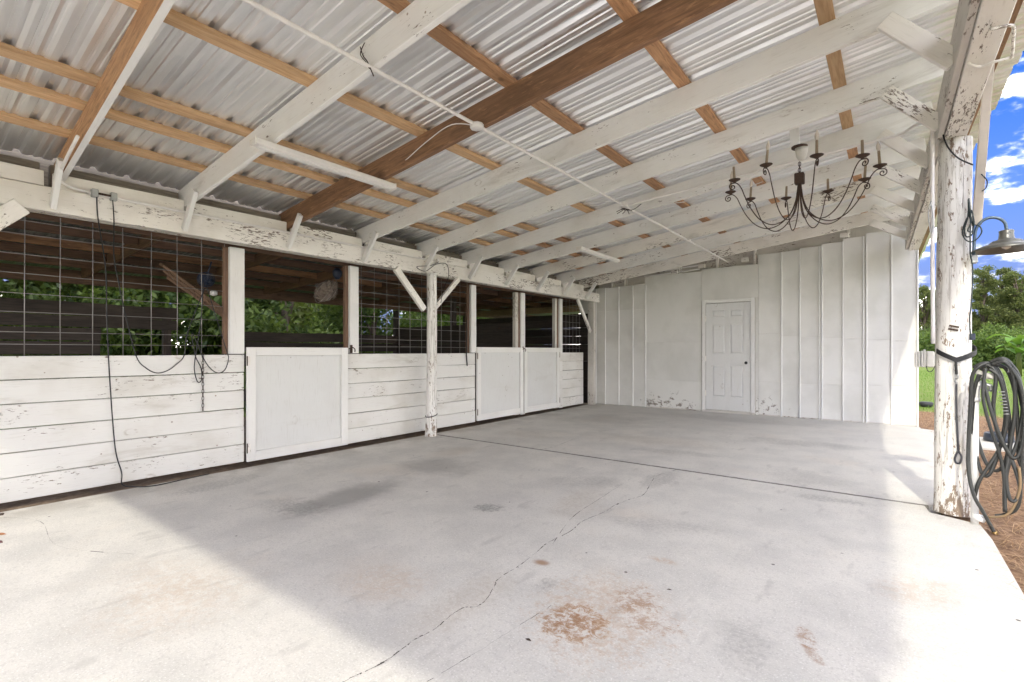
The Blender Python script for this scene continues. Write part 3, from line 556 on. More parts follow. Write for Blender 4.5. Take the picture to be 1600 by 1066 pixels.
# recess above the panels: plywood, studs and plates
for a, b in ((-5.1, -3.6), (-3.6, -2.1), (-2.1, -.6), (-.6, .3)): box('upper_panel', (a+.002, YB+.12, 2.35), (b-.002, YB+.135, ZR(b)+.2), PAINT_GREY, bw, bev=0)
for x in (-4.75, -4.45, -3.3, -2.6, -1.95, -.55): box('upper_stud', (x-.019, YB+.031, 2.3), (x+.019, YB+.115, ZR(x)+.17), PAINT_OLD, bw)
board('top_plate', (-5.1, YB+.06, 2.47), (-4.02, YB+.06, 2.5), .05, .05, PAINT_OLD, bw)
board('top_plate', (-4.0, YB-.02, 2.66), (-2.9, YB-.02, 2.70), .03, .022, PAINT_CLEAN, bw); board('top_plate', (-4.0, YB-.03, 2.72), (-2.9, YB-.03, 2.775), .03, .02, PAINT_CLEAN, bw)
for x, z in ((-3.38, 2.70), (-2.86, 2.76), (-.60, 3.03), (-2.1, 2.80)): box('block', (x-.06, YB-.05, z-.04), (x+.06, YB-.003, z+.03), PAINT_OLD, bw)
sw = thing('side_wall', 'white side wall of the closed room behind the siding wall', 'wall', (.34, 12.5, 0))
for k in range(12): box('siding_panel', (.316, 9.80+k*.5, 0), (.334, 10.297+k*.5, ZR(.3)), SIDE, sw)
dr = thing('panel_door', 'white six-panel door with a black knob in the siding wall', 'door', (-2.40, YB, .04))
D0, D1, DZ0, DZ1 = -2.790, -2.012, .045, 2.03
V = []; Fc = []
lf = box('door_leaf', (D0, YB-.012, DZ0), (D1, YB+.02, DZ1), DOORP, dr, bev=.001)
def raised(x0, x1, z0, z1):
    y = YB-.0125; pr = [(0, .0), (.010, .008), (.022, .008), (.040, -.004)]; V = []; Fc = []
    for d, h in pr: V += [(x0+d, y+h*1.0-.001, z0+d), (x1-d, y+h-.001, z0+d), (x1-d, y+h-.001, z1-d), (x0+d, y+h-.001, z1-d)]
    for i in range(len(pr)-1):
        for k in range(4): Fc.append((i*4+k, i*4+(k+1) % 4, (i+1)*4+(k+1) % 4, (i+1)*4+k))
    n = (len(pr)-1)*4; Fc.append((n, n+1, n+2, n+3)); return V, Fc
# leaf is cut into stiles and rails around the recessed panels
bpy.data.objects.remove(lf)
cw = (D1-D0); xs = [D0, D0+.115, D0+.115+.235, D1-.115-.235, D1-.115, D1]; zs = [DZ0, DZ0+.24, DZ0+.24+.60, DZ0+.24+.60+.20, DZ0+1.60, DZ0+1.72, DZ0+1.87, DZ1]
lf = box('door_leaf', (D0, YB+.0056, DZ0), (D1, YB+.0068, DZ1), DOORP, dr, bev=0)
for a, b in ((xs[0], xs[1]), (xs[2], xs[3]), (xs[4], xs[5])): box('stile', (a, YB-.006, DZ0), (b, YB+.0055, DZ1), DOORP, dr, bev=.0008)
box('gap_shade_backing', (D0-.006, YB+.007, DZ0), (D1+.006, YB+.0185, DZ1+.006), plain('gap_shade_backing', (.10, .09, .08), .9), dr, bev=0)  # dark sheet: its colour paints the shade in the gap round the door
for (a, b) in ((zs[0], zs[1]), (zs[2], zs[3]), (zs[4], zs[5]), (zs[6], zs[7])):
    for xa, xb in ((xs[1], xs[2]), (xs[3], xs[4])): box('rail', (xa+.0005, YB-.0055, a), (xb-.0005, YB+.0055, b), DOORP, dr, bev=.0005)
for za, zb in ((zs[1], zs[2]), (zs[3], zs[4]), (zs[5], zs[6])):
    for xa, xb in ((xs[1], xs[2]), (xs[3], xs[4])):
        V, Fc = [], []; pr = [(.0005, .0056), (.014, .0052), (.034, -.0055)]
        for d, h in pr: V += [(xa+d, YB+h, za+d), (xb-d, YB+h, za+d), (xb-d, YB+h, zb-d), (xa+d, YB+h, zb-d)]
        for i in range(2):
            for k in range(4): Fc.append((i*4+k, i*4+(k+1) % 4, (i+1)*4+(k+1) % 4, (i+1)*4+k))
        Fc.append((8, 9, 10, 11)); obj('panel', mesh('panel', V, Fc, DOORP), dr)
for a, b in ((D0-.068, D0-.006), (D1+.006, D1+.072)): box('door_frame', (a, YB-.022, .02), (b, YB-.003, DZ1+.075), PAINT_CLEAN, dr)
box('door_frame', (D0-.005, YB-.020, DZ1+.010), (D1+.005, YB-.003, DZ1+.073), PAINT_CLEAN, dr); box('threshold', (D0-.06, YB-.03, 0), (D1+.07, YB+.02, .035), PAINT_GREY, dr)
for z in (.35, 1.0, 1.75): box('hinge', (D0-.012, YB-.030, z-.05), (D0+.010, YB-.0225, z+.05), PAINT_OLD, dr, bev=.001)
BLK = plain('black_metal', (.02, .02, .02), .35, .4)
kx, kz = D1-.065, .93; tube('knob_shank', [(kx, YB-.006, kz), (kx, YB-.045, kz)], .012, BLK, dr, 10); kb = lathe('knob', [(.001, -.028), (.018, -.022), (.028, 0), (.018, .022), (.001, .028)], (kx, YB-.06, kz), BLK, dr, 16)
# ------------------------------------------------------------ CONDUITS AND FIXTURES
def ebox(name, c, parent, r=.05, h=.035): return lathe(name, [(r*.9, -h/2), (r, -h/2+.004), (r, h/2-.004), (r*.9, h/2)], c, PIPEW, parent, 8)
cz = lambda x: ZR(x)-.014
cn = thing('ceiling_conduit', 'long white conduit running under the rafters from the front to the door wall', 'conduit', (-2.35, 4, 2.75))
tube('pipe', [(-2.36, y, cz(-2.36)+random.uniform(-.004, .002)) for y in (-1.5, 0, 1.3, 2.69, 4, 5.16, 6.3, 7.33, 8.5, 9.62)], .0125, PIPEW, cn, 8, 3)
for y in (2.69, 5.16, 7.33): ebox('junction_box', (-2.36, y, cz(-2.36)-.006), cn)
c = Vector((-2.36, 5.16, cz(-2.36)-.03)); V = []; Fc = []
for k in range(7):
    a = k*.9; V, Fc = tube_data(smooth_path([c, c+Vector((.04*math.cos(a), .05*math.sin(a), -.02)), c+Vector((.09*math.cos(a+.4), .09*math.sin(a+.3), -.03-.02*random.random()))], 4), .004, 5, V, Fc)
obj('loose_wires', mesh('loose_wires', V, Fc, RUST, True), cn)
tube('loose_wire', [c, c+Vector((.05, -.1, -.05)), c+Vector((.16, -.12, -.07)), c+Vector((.2, .0, .01))], .004, BLACKR, cn, 6, 5)
tube('loose_wire', [(-2.3, 5.2, 2.75), (-1.7, 5.4, 2.75), (-1.2, 5.2, 2.76), (-.9, 5.0, 2.85)], .0035, PIPEW, cn, 6, 6)
tube('loose_wire', [(-2.36, 2.69, 2.76), (-2.6, 2.68, 2.83), (-2.9, 2.72, 2.80), (-3.15, 2.74, 2.73), (-3.3, 2.77, 2.71)], .004, PIPEW, cn, 6, 6)
cc = thing('cross_conduit', 'white conduit crossing behind the chandelier and bending down beside the thick log post', 'conduit', (-1, 5.3, 2.85))
tube('pipe', [(-2.36, 5.18, 2.765), (-1.6, 5.26, 2.84), (-.94, 5.30, 2.90), (-.3, 5.34, 2.955), (.05, 5.33, 2.975), (.13, 5.25, 2.98), (.19, 5.10, 2.96)] + [(.232, 4.72, 2.87), (.236, 4.66, 2.75), (.236, 4.655, 2.4), (.237, 4.65, 1.8), (.240, 4.65, 1.2)], .0125, PIPEW, cc, 10, 5)
tube('loose_wire', [(-.95, 5.1, 2.72), (-1.2, 5.2, 2.70), (-1.45, 5.28, 2.68), (-1.7, 5.26, 2.84)], .003, PIPEW, cc, 6, 6)
lc = thing('wall_conduit', 'white conduit along the seam of the left beam with outlet boxes and cords', 'conduit', (-5.0, 2, 2.38))
tube('pipe', [(-4.2, .87, ZR(-4.2)-.012), (-4.75, .90, ZR(-4.75)-.012), (-4.97, .93, 2.44), (-5.012, 1.0, 2.405), (-5.016, 1.14, 2.395), (-5.016, 1.25, 2.388), (-5.016, 3, 2.386), (-5.016, 4.86, 2.386)], .011, PIPEW, lc, 8, 3)
for y in (1.14, 1.26, 4.88): box('outlet_box', (-5.028, y-.022, 2.36), (-4.985, y+.022, 2.425), GALV if y < 2 else PIPEW, lc, bev=.005)
box('outlet_bar', (-5.0, 1.16, 2.385), (-4.98, 1.24, 2.40), RUST, lc)
tube('loose_wire', [(-4.98, 4.88, 2.38), (-4.95, 4.7, 2.30), (-4.95, 4.45, 2.25), (-4.95, 4.6, 2.21), (-4.95, 4.8, 2.33), (-4.95, 5.0, 2.36), (-4.96, 5.05, 2.2), (-4.93, 4.92, 2.0), (-4.9, 4.84, 1.8)], .004, BLACKR, lc, 6, 6)
for (a, b, lab) in ((1.665, 2.884, 'white strip light housing slung under the second and third rafters near the left beam'), (6.2, 7.45, 'white strip light housing under the far rafters near the left beam')):
    z = ZR(-3.52)-.032; t = thing('strip_light', lab, 'light fixture', (-3.52, (a+b)/2, z)); q = box('housing', (-3.56, a, z-.022), (-3.48, b, z+.022), PIPEW, t, bev=.006)
    box('lamp_cover', (-3.545, a+.03, z-.034), (-3.495, b-.03, z-.0225), PAINT_CLEAN, t, bev=.004)
    for yy in (a, b): box('end_cap', (-3.565, yy-.006, z-.03), (-3.475, yy+.006, z+.024), PAINT_OLD, t)
# wire twist hanging on the second rafter
t = thing('wire_twist', 'frayed twist of old wire looped over the second white rafter', 'wire', (-2.9, 1.75, 2.8)); p = at(573, 95, 1, 1.765)
tube('strand', [p+Vector((-.06, 0, .10)), p+Vector((-.02, -.01, .03)), p, p+Vector((.03, 0, -.05)), p+Vector((.05, .01, -.10))], .0035, RUST, t, 6, 5); tube('strand', [p+Vector((-.02, 0, .11)), p+Vector((-.045, -.01, .05)), p+Vector((.0, -.006, -.01)), p+Vector((.035, -.008, -.06))], .003, RUST, t, 6, 5)
# ------------------------------------------------------------ CHANDELIER
CH = Vector((-.618, 4.85, 0)); ch = thing('chandelier', 'rusty wrought iron chandelier with ten scrolled candle arms hanging by a chain', 'chandelier', (CH.x, CH.y, 2.55))
lathe('ceiling_plate', [(.055, 0), (.062, .006), (.062, .016), (.02, .02)], (CH.x, CH.y, 2.868), RUST, ch, 20)
lathe('canopy', [(.010, -.055), (.022, -.05), (.040, -.02), (.046, .02), (.05, .05)], (CH.x+.015, CH.y, 2.815), CREAM, ch, 20)
board('hanger_board', (CH.x-.03, CH.y, 2.885), (CH.x-.05, CH.y+.02, 3.17), .03, .07, PAINT_CLEAN, ch)
for k in range(4):
    z = 2.735-.026*k; a = (k % 2)*math.pi/2; pts = [Vector((CH.x, CH.y, z))+Vector((.010*math.cos(q)*math.cos(a), .010*math.cos(q)*math.sin(a), .020*math.sin(q))) for q in np.linspace(0, 2*math.pi, 13)]
    tube('chain_link', pts, .0028, RUST, ch, 6)
tube('rod', [(CH.x, CH.y, 2.75), (CH.x, CH.y, 2.66)], .003, RUST, ch, 6)
box('hub', (CH.x-.036, CH.y-.036, 2.565), (CH.x+.036, CH.y+.036, 2.655), RUST, ch, bev=.006)
RA = .55
def arm_pts():
    P = [(x*.915, z) for x, z in [(.012, 2.57), (.02, 2.50), (.035, 2.42), (.08, 2.32), (.17, 2.245), (.27, 2.225), (.37, 2.27), (.45, 2.36), (.505, 2.46), (.54, 2.535), (.58, 2.575), (.615, 2.575)]]
    out = smooth_path([(x, 0, z) for x, z in P], 5); c = Vector((.567, 0, 2.545))
    for k in range(1, 22):
        a = math.pi/2-k*.42; r = .032*(1-k/24); out.append(c+Vector((r*math.cos(a), 0, r*math.sin(a))))
    return out
AP = arm_pts(); V, Fc = tube_data(AP, .0044, 6); ARM = mesh('arm', V, Fc, RUST, True)
def small_lathe(name, prof, m, n=14):
    V = []; Fc = []
    for r, z in prof:
        for k in range(n): V.append((r*math.cos(6.28318*k/n), r*math.sin(6.28318*k/n), z))
    for i in range(len(prof)-1):
        for k in range(n): Fc.append((i*n+k, i*n+(k+1) % n, (i+1)*n+(k+1) % n, (i+1)*n+k))
    Fc.append(tuple(range(n))[::-1]); Fc.append(tuple((len(prof)-1)*n+k for k in range(n))); return mesh(name, V, Fc, m, True)
PAN = small_lathe('drip_pan', [(.008, -.016), (.02, -.008), (.045, .006), (.047, .009), (.012, .004), (.012, .006)], RUST)
CAN = small_lathe('candle', [(.009, 0), (.0105, .01), (.0095, .11), (.0085, .115)], CANDLE); BLB = small_lathe('bulb', [(.008, 0), (.011, .008), (.0155, .026), (.013, .045), (.006, .066), (.0015, .078)], BULB)
for k in range(10):
    a = .644+k*2*math.pi/10; M = Matrix.Translation((CH.x, CH.y, random.uniform(-.006, .006)))@Matrix.Rotation(a, 4, 'Z'); ar = obj('arm', ARM, ch, M)
    T = M@Matrix.Translation((RA, 0, 2.597)); obj('drip_pan', PAN, ar, T); tl = T@Matrix.Rotation(random.uniform(-.10, .10), 4, 'X')@Matrix.Rotation(random.uniform(-.08, .08), 4, 'Y'); obj('candle', CAN, ar, tl@Matrix.Translation((0, 0, .006)))
    if k in (0, 3, 4, 6, 7, 9): obj('bulb', BLB, ar, tl@Matrix.Translation((0, 0, .12)))
# ------------------------------------------------------------ CORDS, CHAIN
def cordpts(px, x=-5.22): return [at(a, b, 0, x) for a, b in px]
tag(tube('power_cord', [Vector((-4.99, 1.15, 2.38)), Vector((-5.02, 1.165, 2.2))]+cordpts([(165, 420), (167, 500), (172, 600), (180, 700), (190, 738)], -5.235)+[Vector((-5.16, 1.36, .02)), Vector((-5.02, 1.42, .012)), Vector((-4.96, 1.55, .008)), Vector((-5.0, 1.78, .008)), Vector((-5.03, 1.98, .008))], .0048, BLACKR, None, 8, 7), 'thin black cord hanging straight down the nearest half wall onto the floor', 'cord')
tag(tube('power_cord', [Vector((-4.99, 1.25, 2.38)), Vector((-5.03, 1.27, 2.2))]+cordpts([(178, 400), (187, 450), (198, 500), (213, 557), (228, 575), (245, 583), (262, 579), (276, 569), (288, 555), (293, 520), (320, 450)], -5.235), .0045, BLACKR, None, 8, 6), 'black cord slung in a wide loop over the top plank of the nearest half wall', 'cord')
tag(tube('power_cord', cordpts([(318, 440), (314, 500), (305, 560), (304, 580), (309, 597), (315, 593), (314, 575), (305, 555), (300, 520), (318, 560), (330, 577), (342, 583), (352, 577), (357, 560), (353, 545), (322, 445)], -5.24), .0045, BLACKR, None, 8, 6), 'black cord with a narrow twisted loop beside the hanging chain', 'cord')
tc_ = thing('hanging_chain', 'rusty chain hanging down the nearest half wall near the first stall door', 'chain', (-5.25, 2.01, 1.1))
z = 1.10; k = 0
while z > .56:
    pts = [Vector((-5.250, 2.012, z))+Vector((.009*math.cos(q)*(k % 2), .009*math.cos(q)*((k+1) % 2), .021*math.sin(q))) for q in np.linspace(0, 2*math.pi, 11)]
    tube('chain_link', pts, .0027, RUST, tc_, 5); z -= .034; k += 1
t = tag(tube('rope_end', cordpts([(729.5, 500), (729, 556), (730, 572)], -5.25), .008, BLACKR, None), 'short dark strap end hanging over the half wall left of the far doors', 'strap')
# ------------------------------------------------------------ AROUND THE THICK LOG POST
YP = 4.62
tb = thing('leaning_pole', 'tall tan pole fixed beside the thick log post, rising past the roof edge', 'pole', (.45, YP, 1.9))
board('pole', at(1526, 352, 1, 4.66), at(1546, 96, 1, 4.66), .05, .05, TAN, tb, warp=.001); 
gl = thing('barn_lamp', 'zinc gooseneck barn lamp on a curved arm against the sky', 'lamp', (.455, YP, 1.79))
A = lambda x, y: at(x, y, 1, YP)
tube('arm', [A(1521, 408), A(1522, 385), A(1524, 362), A(1530, 350), A(1541, 342), A(1553, 340), A(1564, 343), A(1571, 350), A(1573, 362)], .0095, BLK if False else plain('blue_grey_pipe', (.10, .14, .18), .4, .6), gl, 10, 4)
box('mount', A(1517, 412)-Vector((0, .03, .0)), A(1527, 399)+Vector((0, .03, 0)), GALV, gl)
sc_ = A(1572.5, 391)
sh = lathe('lamp_shade', [(.176, .0), (.178, .004), (.150, .022), (.118, .036), (.090, .042), (.086, .050), (.072, .062), (.045, .070), (.040, .076), (.036, .110), (.038, .128), (.030, .132), (.026, .126), (.030, .07), (.07, .052), (.112, .030), (.170, .0)], sc_, SHADE, gl, 40, False)
lathe('socket', [(.02, .03), (.024, .05), (.022, .12)], sc_, BLK, gl, 14); lathe('bulb', [(.004, .005), (.022, .015), (.026, .032), (.014, .055)], sc_, BULB, gl, 14)
tag(tube('lamp_cable', [Vector((.30, 4.60, 2.78)), A(1473, 205), A(1480, 228), A(1497, 247), A(1521, 258)], .005, BLACKR, None, 8, 6), 'dark cable drooping from the beam across the top of the thick log post', 'cable')
cb = thing('cable_coil', 'coil of dark green cable hung on the right side of the thick log post', 'cable', tuple(A(1515, 350)))
GRN = plain('dark_green_cable', (.02, .035, .035), .45); yy = YP-.01
def B(x, y, d=0): return at(x, y, 1, yy-d)
tube('strand', [B(1514, 312), B(1516, 330), B(1509, 345), B(1504, 362), B(1508, 374), B(1518, 378), B(1528, 372), B(1534, 362), B(1530, 353), B(1520, 350), B(1514, 335), B(1513, 315)], .0045, GRN, cb, 6, 6)
tube('strand', [B(1514, 310, .01), B(1512, 340, .01), B(1507, 358, .01), B(1510, 370, .01), B(1519, 366, .01), B(1520, 350, .01), B(1514, 330, .01)], .0045, GRN, cb, 6, 6)
tube('strand', [B(1513, 312, .02), B(1517, 345, .02), B(1512, 360, .02), B(1519, 362, .02), B(1522, 348, .02), B(1517, 330, .02), B(1516, 395, .02), B(1519, 410, .02), B(1519.5, 440, .02), B(1517, 480, .02), B(1515, 500, .02), B(1517, 530, .02)], .0045, GRN, cb, 6, 6)
tube('strand', [A(1533, 272), A(1542, 282), A(1541, 293), A(1534, 299)], .004, GRN, cb, 6, 5)
c = A(1519, 527); box('wire_clip', c-Vector((.015, .02, .02)), c+Vector((.015, .02, .025)), NAVY, cb)
cbl = thing('cable_coil', 'small coil of pale cable left of the thick log post beside the conduit', 'cable', tuple(at(1455, 330, 1, 4.6)))
for j in range(3):
    o = .012*j; tube('strand', [at(1454+j*.6, 318-2*j, 1, 4.6-o), at(1451, 330, 1, 4.6-o), at(1452, 352, 1, 4.6-o), at(1455, 365, 1, 4.6-o), at(1458, 352, 1, 4.6-o), at(1457, 330, 1, 4.6-o), at(1454, 316, 1, 4.6-o)], .0035, GALV, cbl, 6, 5)
eb = thing('outlet_cover', 'pale weatherproof outlet box with a hinged cover on the conduit beside the thick log post', 'outlet', (.2, 4.62, 1.1))
P = lambda x, y: at(x, y, 1, 4.60)
box('housing', P(1447, 574)-Vector((0, 0, 0)), P(1461, 549)+Vector((0, .09, 0)), CREAM, eb, bev=.008)
for j, (xa, xb, yt) in enumerate(((1429.5, 1433, 551), (1434, 1438, 549), (1439, 1443, 548), (1443.5, 1446.5, 546))): box('cover_rib', P(xa, 574), P(xb, yt)+Vector((0, .085, 0)), CREAM, eb, bev=.004)
tube('cord', [P(1447, 572), P(1450, 580), P(1456, 580), P(1461, 572)], .003, BLACKR, eb, 6, 5)
# bungee strap with hanging cord
bs = thing('tie_strap', 'black rubber strap round the thick log post with a looped cord hanging from it', 'strap', (.36, 4.6, 1.08))
ring = []
for a in np.linspace(-2.6, 1.2, 26):
    d = (a+1.55); z = 1.085+(.06*abs(d) if d < 0 else .045*abs(d)); ring.append(Vector((.36+.112*math.cos(a), 4.74+.112*math.sin(a), z)))
V = []; Fc = []
for p in ring: V += [p+Vector((0, 0, .017)), p-Vector((0, 0, .017))]
cc_ = Vector((.36, 4.74, 0))
for p in ring:
    q = (p-cc_); q.z = 0; q = q.normalized()*.006; V += [p+q+Vector((0, 0, .017)), p+q-Vector((0, 0, .017))]
n = len(ring)
for i in range(n-1):
    a, b = 2*i, 2*i+2; c_, d_ = 2*n+2*i, 2*n+2*i+2; Fc += [(a, b, b+1, a+1), (c_, c_+1, d_+1, d_), (a, c_, d_, b), (a+1, b+1, d_+1, c_+1)]
obj('band', mesh('band', V, Fc, BLACKR), bs); pq = Vector((.36, 4.74-.118, 0))
board('knot', pq+Vector((-.003, -.012, 1.075)), pq+Vector((.002, -.012, .985)), .036, .014, BLACKR, bs)
tube('clip', [pq+Vector((0, -.012, .99)), pq+Vector((.010, -.014, .965)), pq+Vector((-.008, -.014, .945)), pq+Vector((.004, -.012, .92))], .006, GALV, bs, 6, 4)
tube('cord', [pq+Vector((.002, -.010, .93)), pq+Vector((.002, -.006, .75)), pq+Vector((.010, .0, .5)), pq+Vector((.012, -.0, .455)), pq+Vector((.028, -.003, .42)), pq+Vector((.022, -.003, .375)), pq+Vector((.002, -.003, .37)), pq+Vector((-.006, -.003, .40)), pq+Vector((.008, -.002, .45))], .006, plain('grey_cord', (.06, .06, .07), .6), bs, 8, 5)
st_ = thing('fence_staples', 'two rows of rusty staples in the face of the thick log post', 'staples', (.35, 4.61, 1.35))
for j in range(2):
    for k in range(7):
        a = -1.9+k*.075+j*-.05; z = 1.325-.022*j-.002*k; p = Vector((.36+.102*math.cos(a), 4.74+.102*math.sin(a), z)); board('staple', p-Vector((.0, 0, .006)), p+Vector((.004, 0, .006)), .003, .008, RUST, st_, bev=0)
hk = thing('metal_hook', 'bent white painted metal hook screwed under the outer beam', 'hook', (.4, 3.4, 2.62))
tube('rod', [at(x, y, 2, z) for x, y, z in ((1550, 45, 2.645), (1549, 46, 2.60), (1566, 42, 2.60), (1580, 40, 2.60), (1584, 45, 2.60), (1583, 65, 2.60), (1581, 88, 2.60), (1576, 92, 2.60), (1553, 97, 2.60), (1535, 104, 2.61), (1522, 103, 2.62), (1513, 98, 2.64))], .007, PAINT_OLD, hk, 8, 4)
# standpipe
wp = thing('standpipe', 'white plastic standpipe rising beside the thick log post under the hose', 'pipe', (.50, 4.55, 0)); yq = 4.50
Q = lambda x, y, d=0: at(x, y, 1, yq-d)
tube('pipe', [Q(1523, 820), Q(1523, 612)], .021, PVC, wp, 16); tube('elbow', [Q(1523, 622), Q(1523, 608), Q(1526, 602), Q(1534, 601)], .027, PVC, wp, 16, 4); tube('collar', [Q(1523, 627), Q(1523, 621)], .029, PVC, wp, 16)
tube('spigot', [Q(1533, 601), Q(1547, 603), Q(1548, 612)], .013, GALV, wp, 10, 3); tube('foot', [Q(1520, 806)+Vector((0, 0, .0)), Q(1538, 812, .03)], .024, PVC, wp, 12); box('bracket', Q(1526, 592)-Vector((0, .02, 0)), Q(1556, 583)+Vector((0, .02, 0)), CREAM, wp, bev=.004)
hr = thing('hose_hanger', 'cream hose hanger bracket carrying the heavy coiled hose', 'hanger', (.6, 4.5, 1.0)); 
board('shelf', Q(1524, 580), Q(1553, 590), .06, .026, CREAM, hr); tube('hoop', [Q(1568, 561, .02), Q(1574, 564, .02), Q(1577, 572, .02), Q(1576, 582, .02)], .007, PVC, hr, 8, 4)
hs2 = thing('garden_hose', 'thick dark grey garden hose coiled over a hanger by the log post', 'hose', (.6, 4.45, .5))
def loop(px, d, r=.0105): return smooth_path([Q(x, y, d+.012*math.sin(i*1.3)) for i, (x, y) in enumerate(px)], 7)
loops = [([(1521, 575), (1535, 568), (1552, 570), (1565, 590), (1575, 640), (1578, 690), (1566, 730), (1548, 733), (1533, 705), (1523, 660), (1524, 610), (1533, 585), (1545, 577)], .00),
         ([(1545, 577), (1560, 588), (1570, 620), (1573, 660), (1562, 700), (1545, 728), (1530, 752), (1523, 775)], .035),
         ([(1545, 572), (1556, 585), (1552, 640), (1560, 680), (1572, 700), (1585, 730), (1594, 765), (1588, 795), (1570, 804), (1555, 806)], .03),
         ([(1540, 575), (1536, 620), (1548, 670), (1562, 710), (1569, 750), (1571, 800)], .055),
         ([(1548, 566), (1566, 560), (1580, 570), (1590, 600), (1600, 650), (1604, 690), (1600, 730), (1592, 715), (1590, 660), (1585, 610), (1573, 578), (1555, 570), (1542, 574)], .01),
         ([(1570, 800), (1570, 760), (1577, 722), (1590, 690), (1598, 640), (1592, 590), (1578, 568), (1562, 562), (1548, 566)], .025),
         ([(1540, 568), (1528, 574), (1519, 590), (1516, 640), (1513, 700), (1514, 740), (1522, 775), (1536, 800), (1548, 822), (1553, 831)], -.06 if False else .06)]
loops += [([(1532, 578), (1542, 571), (1556, 578), (1568, 612), (1571, 655), (1562, 700), (1548, 738), (1536, 742), (1526, 715), (1520, 665), (1522, 612), (1530, 585)], .018),
          ([(1550, 570), (1570, 566), (1583, 588), (1586, 640), (1578, 700), (1572, 745), (1578, 780), (1590, 778), (1597, 740), (1596, 690)], .042),
          ([(1536, 590), (1548, 640), (1566, 690), (1583, 716), (1596, 700), (1601, 650), (1594, 600), (1580, 575)], .048)]
for i, (px, d) in enumerate(loops):
    pts = loop(px, d); c0 = pts[0].copy(); V, Fc = tube_data([p-c0 for p in pts], .0108 if i != 3 else .0095, 10); obj('coil', mesh('coil', V, Fc, HOSE, True), hs2, Matrix.Translation(c0))
e0 = loop(loops[6][0], .06)[-1]; tube('end_fitting', [e0, e0+Vector((.010, 0, -.018))], .013, BRASS, hs2, 10)
tube('brown_coil', [Q(1544, 808, .04), Q(1570, 806, .05), Q(1585, 790, .05), Q(1594, 760, .05), Q(1592, 730, .05)], .008, plain('brown_tube', (.25, .17, .09), .5), hs2, 8, 6)
cp = Q(1565, 630, .07)
for k in range(8): a = cp+Vector((.003*k, 0, -.02*k+.07)); tube('coupling_ring', [a-Vector((.014, 0, 0)), a+Vector((.014, 0, .003))], .003, GALV, hs2, 5)
# ------------------------------------------------------------ SMALL THINGS ON THE GROUND
lm = plain('dry_leaf', (.07, .045, .03), .8)
def leaf(x, y, s, a, m, label, z=.001):
    V = []; Fc = []; n = 7
    for i in range(n):
        t_ = i/(n-1); w = s*.28*math.sin(math.pi*min(max(t_, .03), .97)); cx_ = s*(t_-.5)
        for k in (-1, 0, 1): V.append((cx_, k*w, z+.012*s*10*abs(k)*math.sin(t_*3.14)*.5+.02*s*math.sin(t_*5)))
    for i in range(n-1):
        for k in (0, 1): Fc.append((i*3+k, i*3+k+1, i*3+k+4, i*3+k+3))
    o = obj('fallen_leaf', mesh('fallen_leaf', V, Fc, m), None, Matrix.Translation((x, y, 0))@Matrix.Rotation(a, 4, 'Z')); return tag(o, label, 'leaf', 'dry leaves on the concrete')
leaf(-4.97, .61, .08, .2, lm, 'dark curled leaf at the left edge of the view closest to the plank wall'); leaf(-4.43, .54, .08, .9, plain('orange_leaf', (.45, .2, .09), .8), 'orange dry leaf at the left edge of the view'); leaf(-4.26, .51, .08, .5, plain('plum_leaf', (.14, .06, .06), .8), 'purple brown leaf at the left edge of the view')
rs = random.Random(5); lots = []
for k in range(26):
    x = rs.uniform(-4.6, .3); y = rs.uniform(1.2, 8.5); lots.append((x, y))
    leaf(x, y, rs.uniform(.010, .028), rs.uniform(0, 3), lm, 'tiny dark leaf scrap lying on the concrete floor')
pot = thing('dog_bowl', 'dark round bowl standing on the far footpath behind the hose', 'bowl', (1.12, 8.95, 0)); lathe('bowl', [(.11, -.012), (.15, .0), (.14, .09), (.115, .10), (.10, .02), (.001, .015)], (1.10, 8.85, 0), plain('dark_blue_plastic', (.03, .04, .06), .35), pot, 24)
sp_ = lathe('planter', [(.06, 0), (.11, .02), (.13, .10), (.10, .12), (.0, .12)], (.62, 14.3, -.1), plain('dark_planter', (.03, .03, .035), .6), None, 12); tag(sp_, 'small dark pot on the lawn edge beyond the siding wall', 'pot')
# pine straw and grass: one object each
def scatter(name, pts, length, width, m, up=0, label=None):
    n = len(pts); a = rng.uniform(0, 2*math.pi, n); L = rng.uniform(.5, 1.2, n)*length; d = np.stack([np.cos(a), np.sin(a), np.zeros(n)], 1)*L[:, None]
    if up: d = d*.35; d[:, 2] = L
    else: d[:, 2] = rng.uniform(-.02, .05, n)
    s_ = np.stack([-np.sin(a), np.cos(a), np.zeros(n)], 1)*width; P = np.array(pts); mid = P+d*.5
    mid[:, 2] += (.012 if not up else 0)
    V = np.empty((n, 5, 3)); V[:, 0] = P-s_; V[:, 1] = P+s_; V[:, 2] = mid+s_*.8; V[:, 3] = mid-s_*.8; V[:, 4] = P+d
    b = np.arange(n)*5; F = [(int(q), int(q)+1, int(q)+2, int(q)+3) for q in b]+[(int(q)+3, int(q)+2, int(q)+4) for q in b]
    o = obj(name, mesh(name, V.reshape(-1, 3).tolist(), F, m)); return tag(o, kind='stuff')
pts = [];
while len(pts) < 26000:
    x = rng.uniform(.2, 3.2); y = rng.uniform(1.5, 12.4)
    if x < .51 and y < 4.6: continue
    if x < .46 and y < 9.8: continue
    if 7.9 < y+.08*x < 9.3 and random.random() < .93: continue
    if rng.random() > 1.2-y*.04: continue
    pts.append((x, y, -.03+rng.uniform(0, .02)))
scatter('pine_straw', pts, .16, .0016, NEEDLE)
pts = [(rng.uniform(.35, 9), rng.uniform(11.6, 40)**1.0, -.1) for _ in range(30000)]; scatter('grass', pts, .07, .004, BLADE, 1)
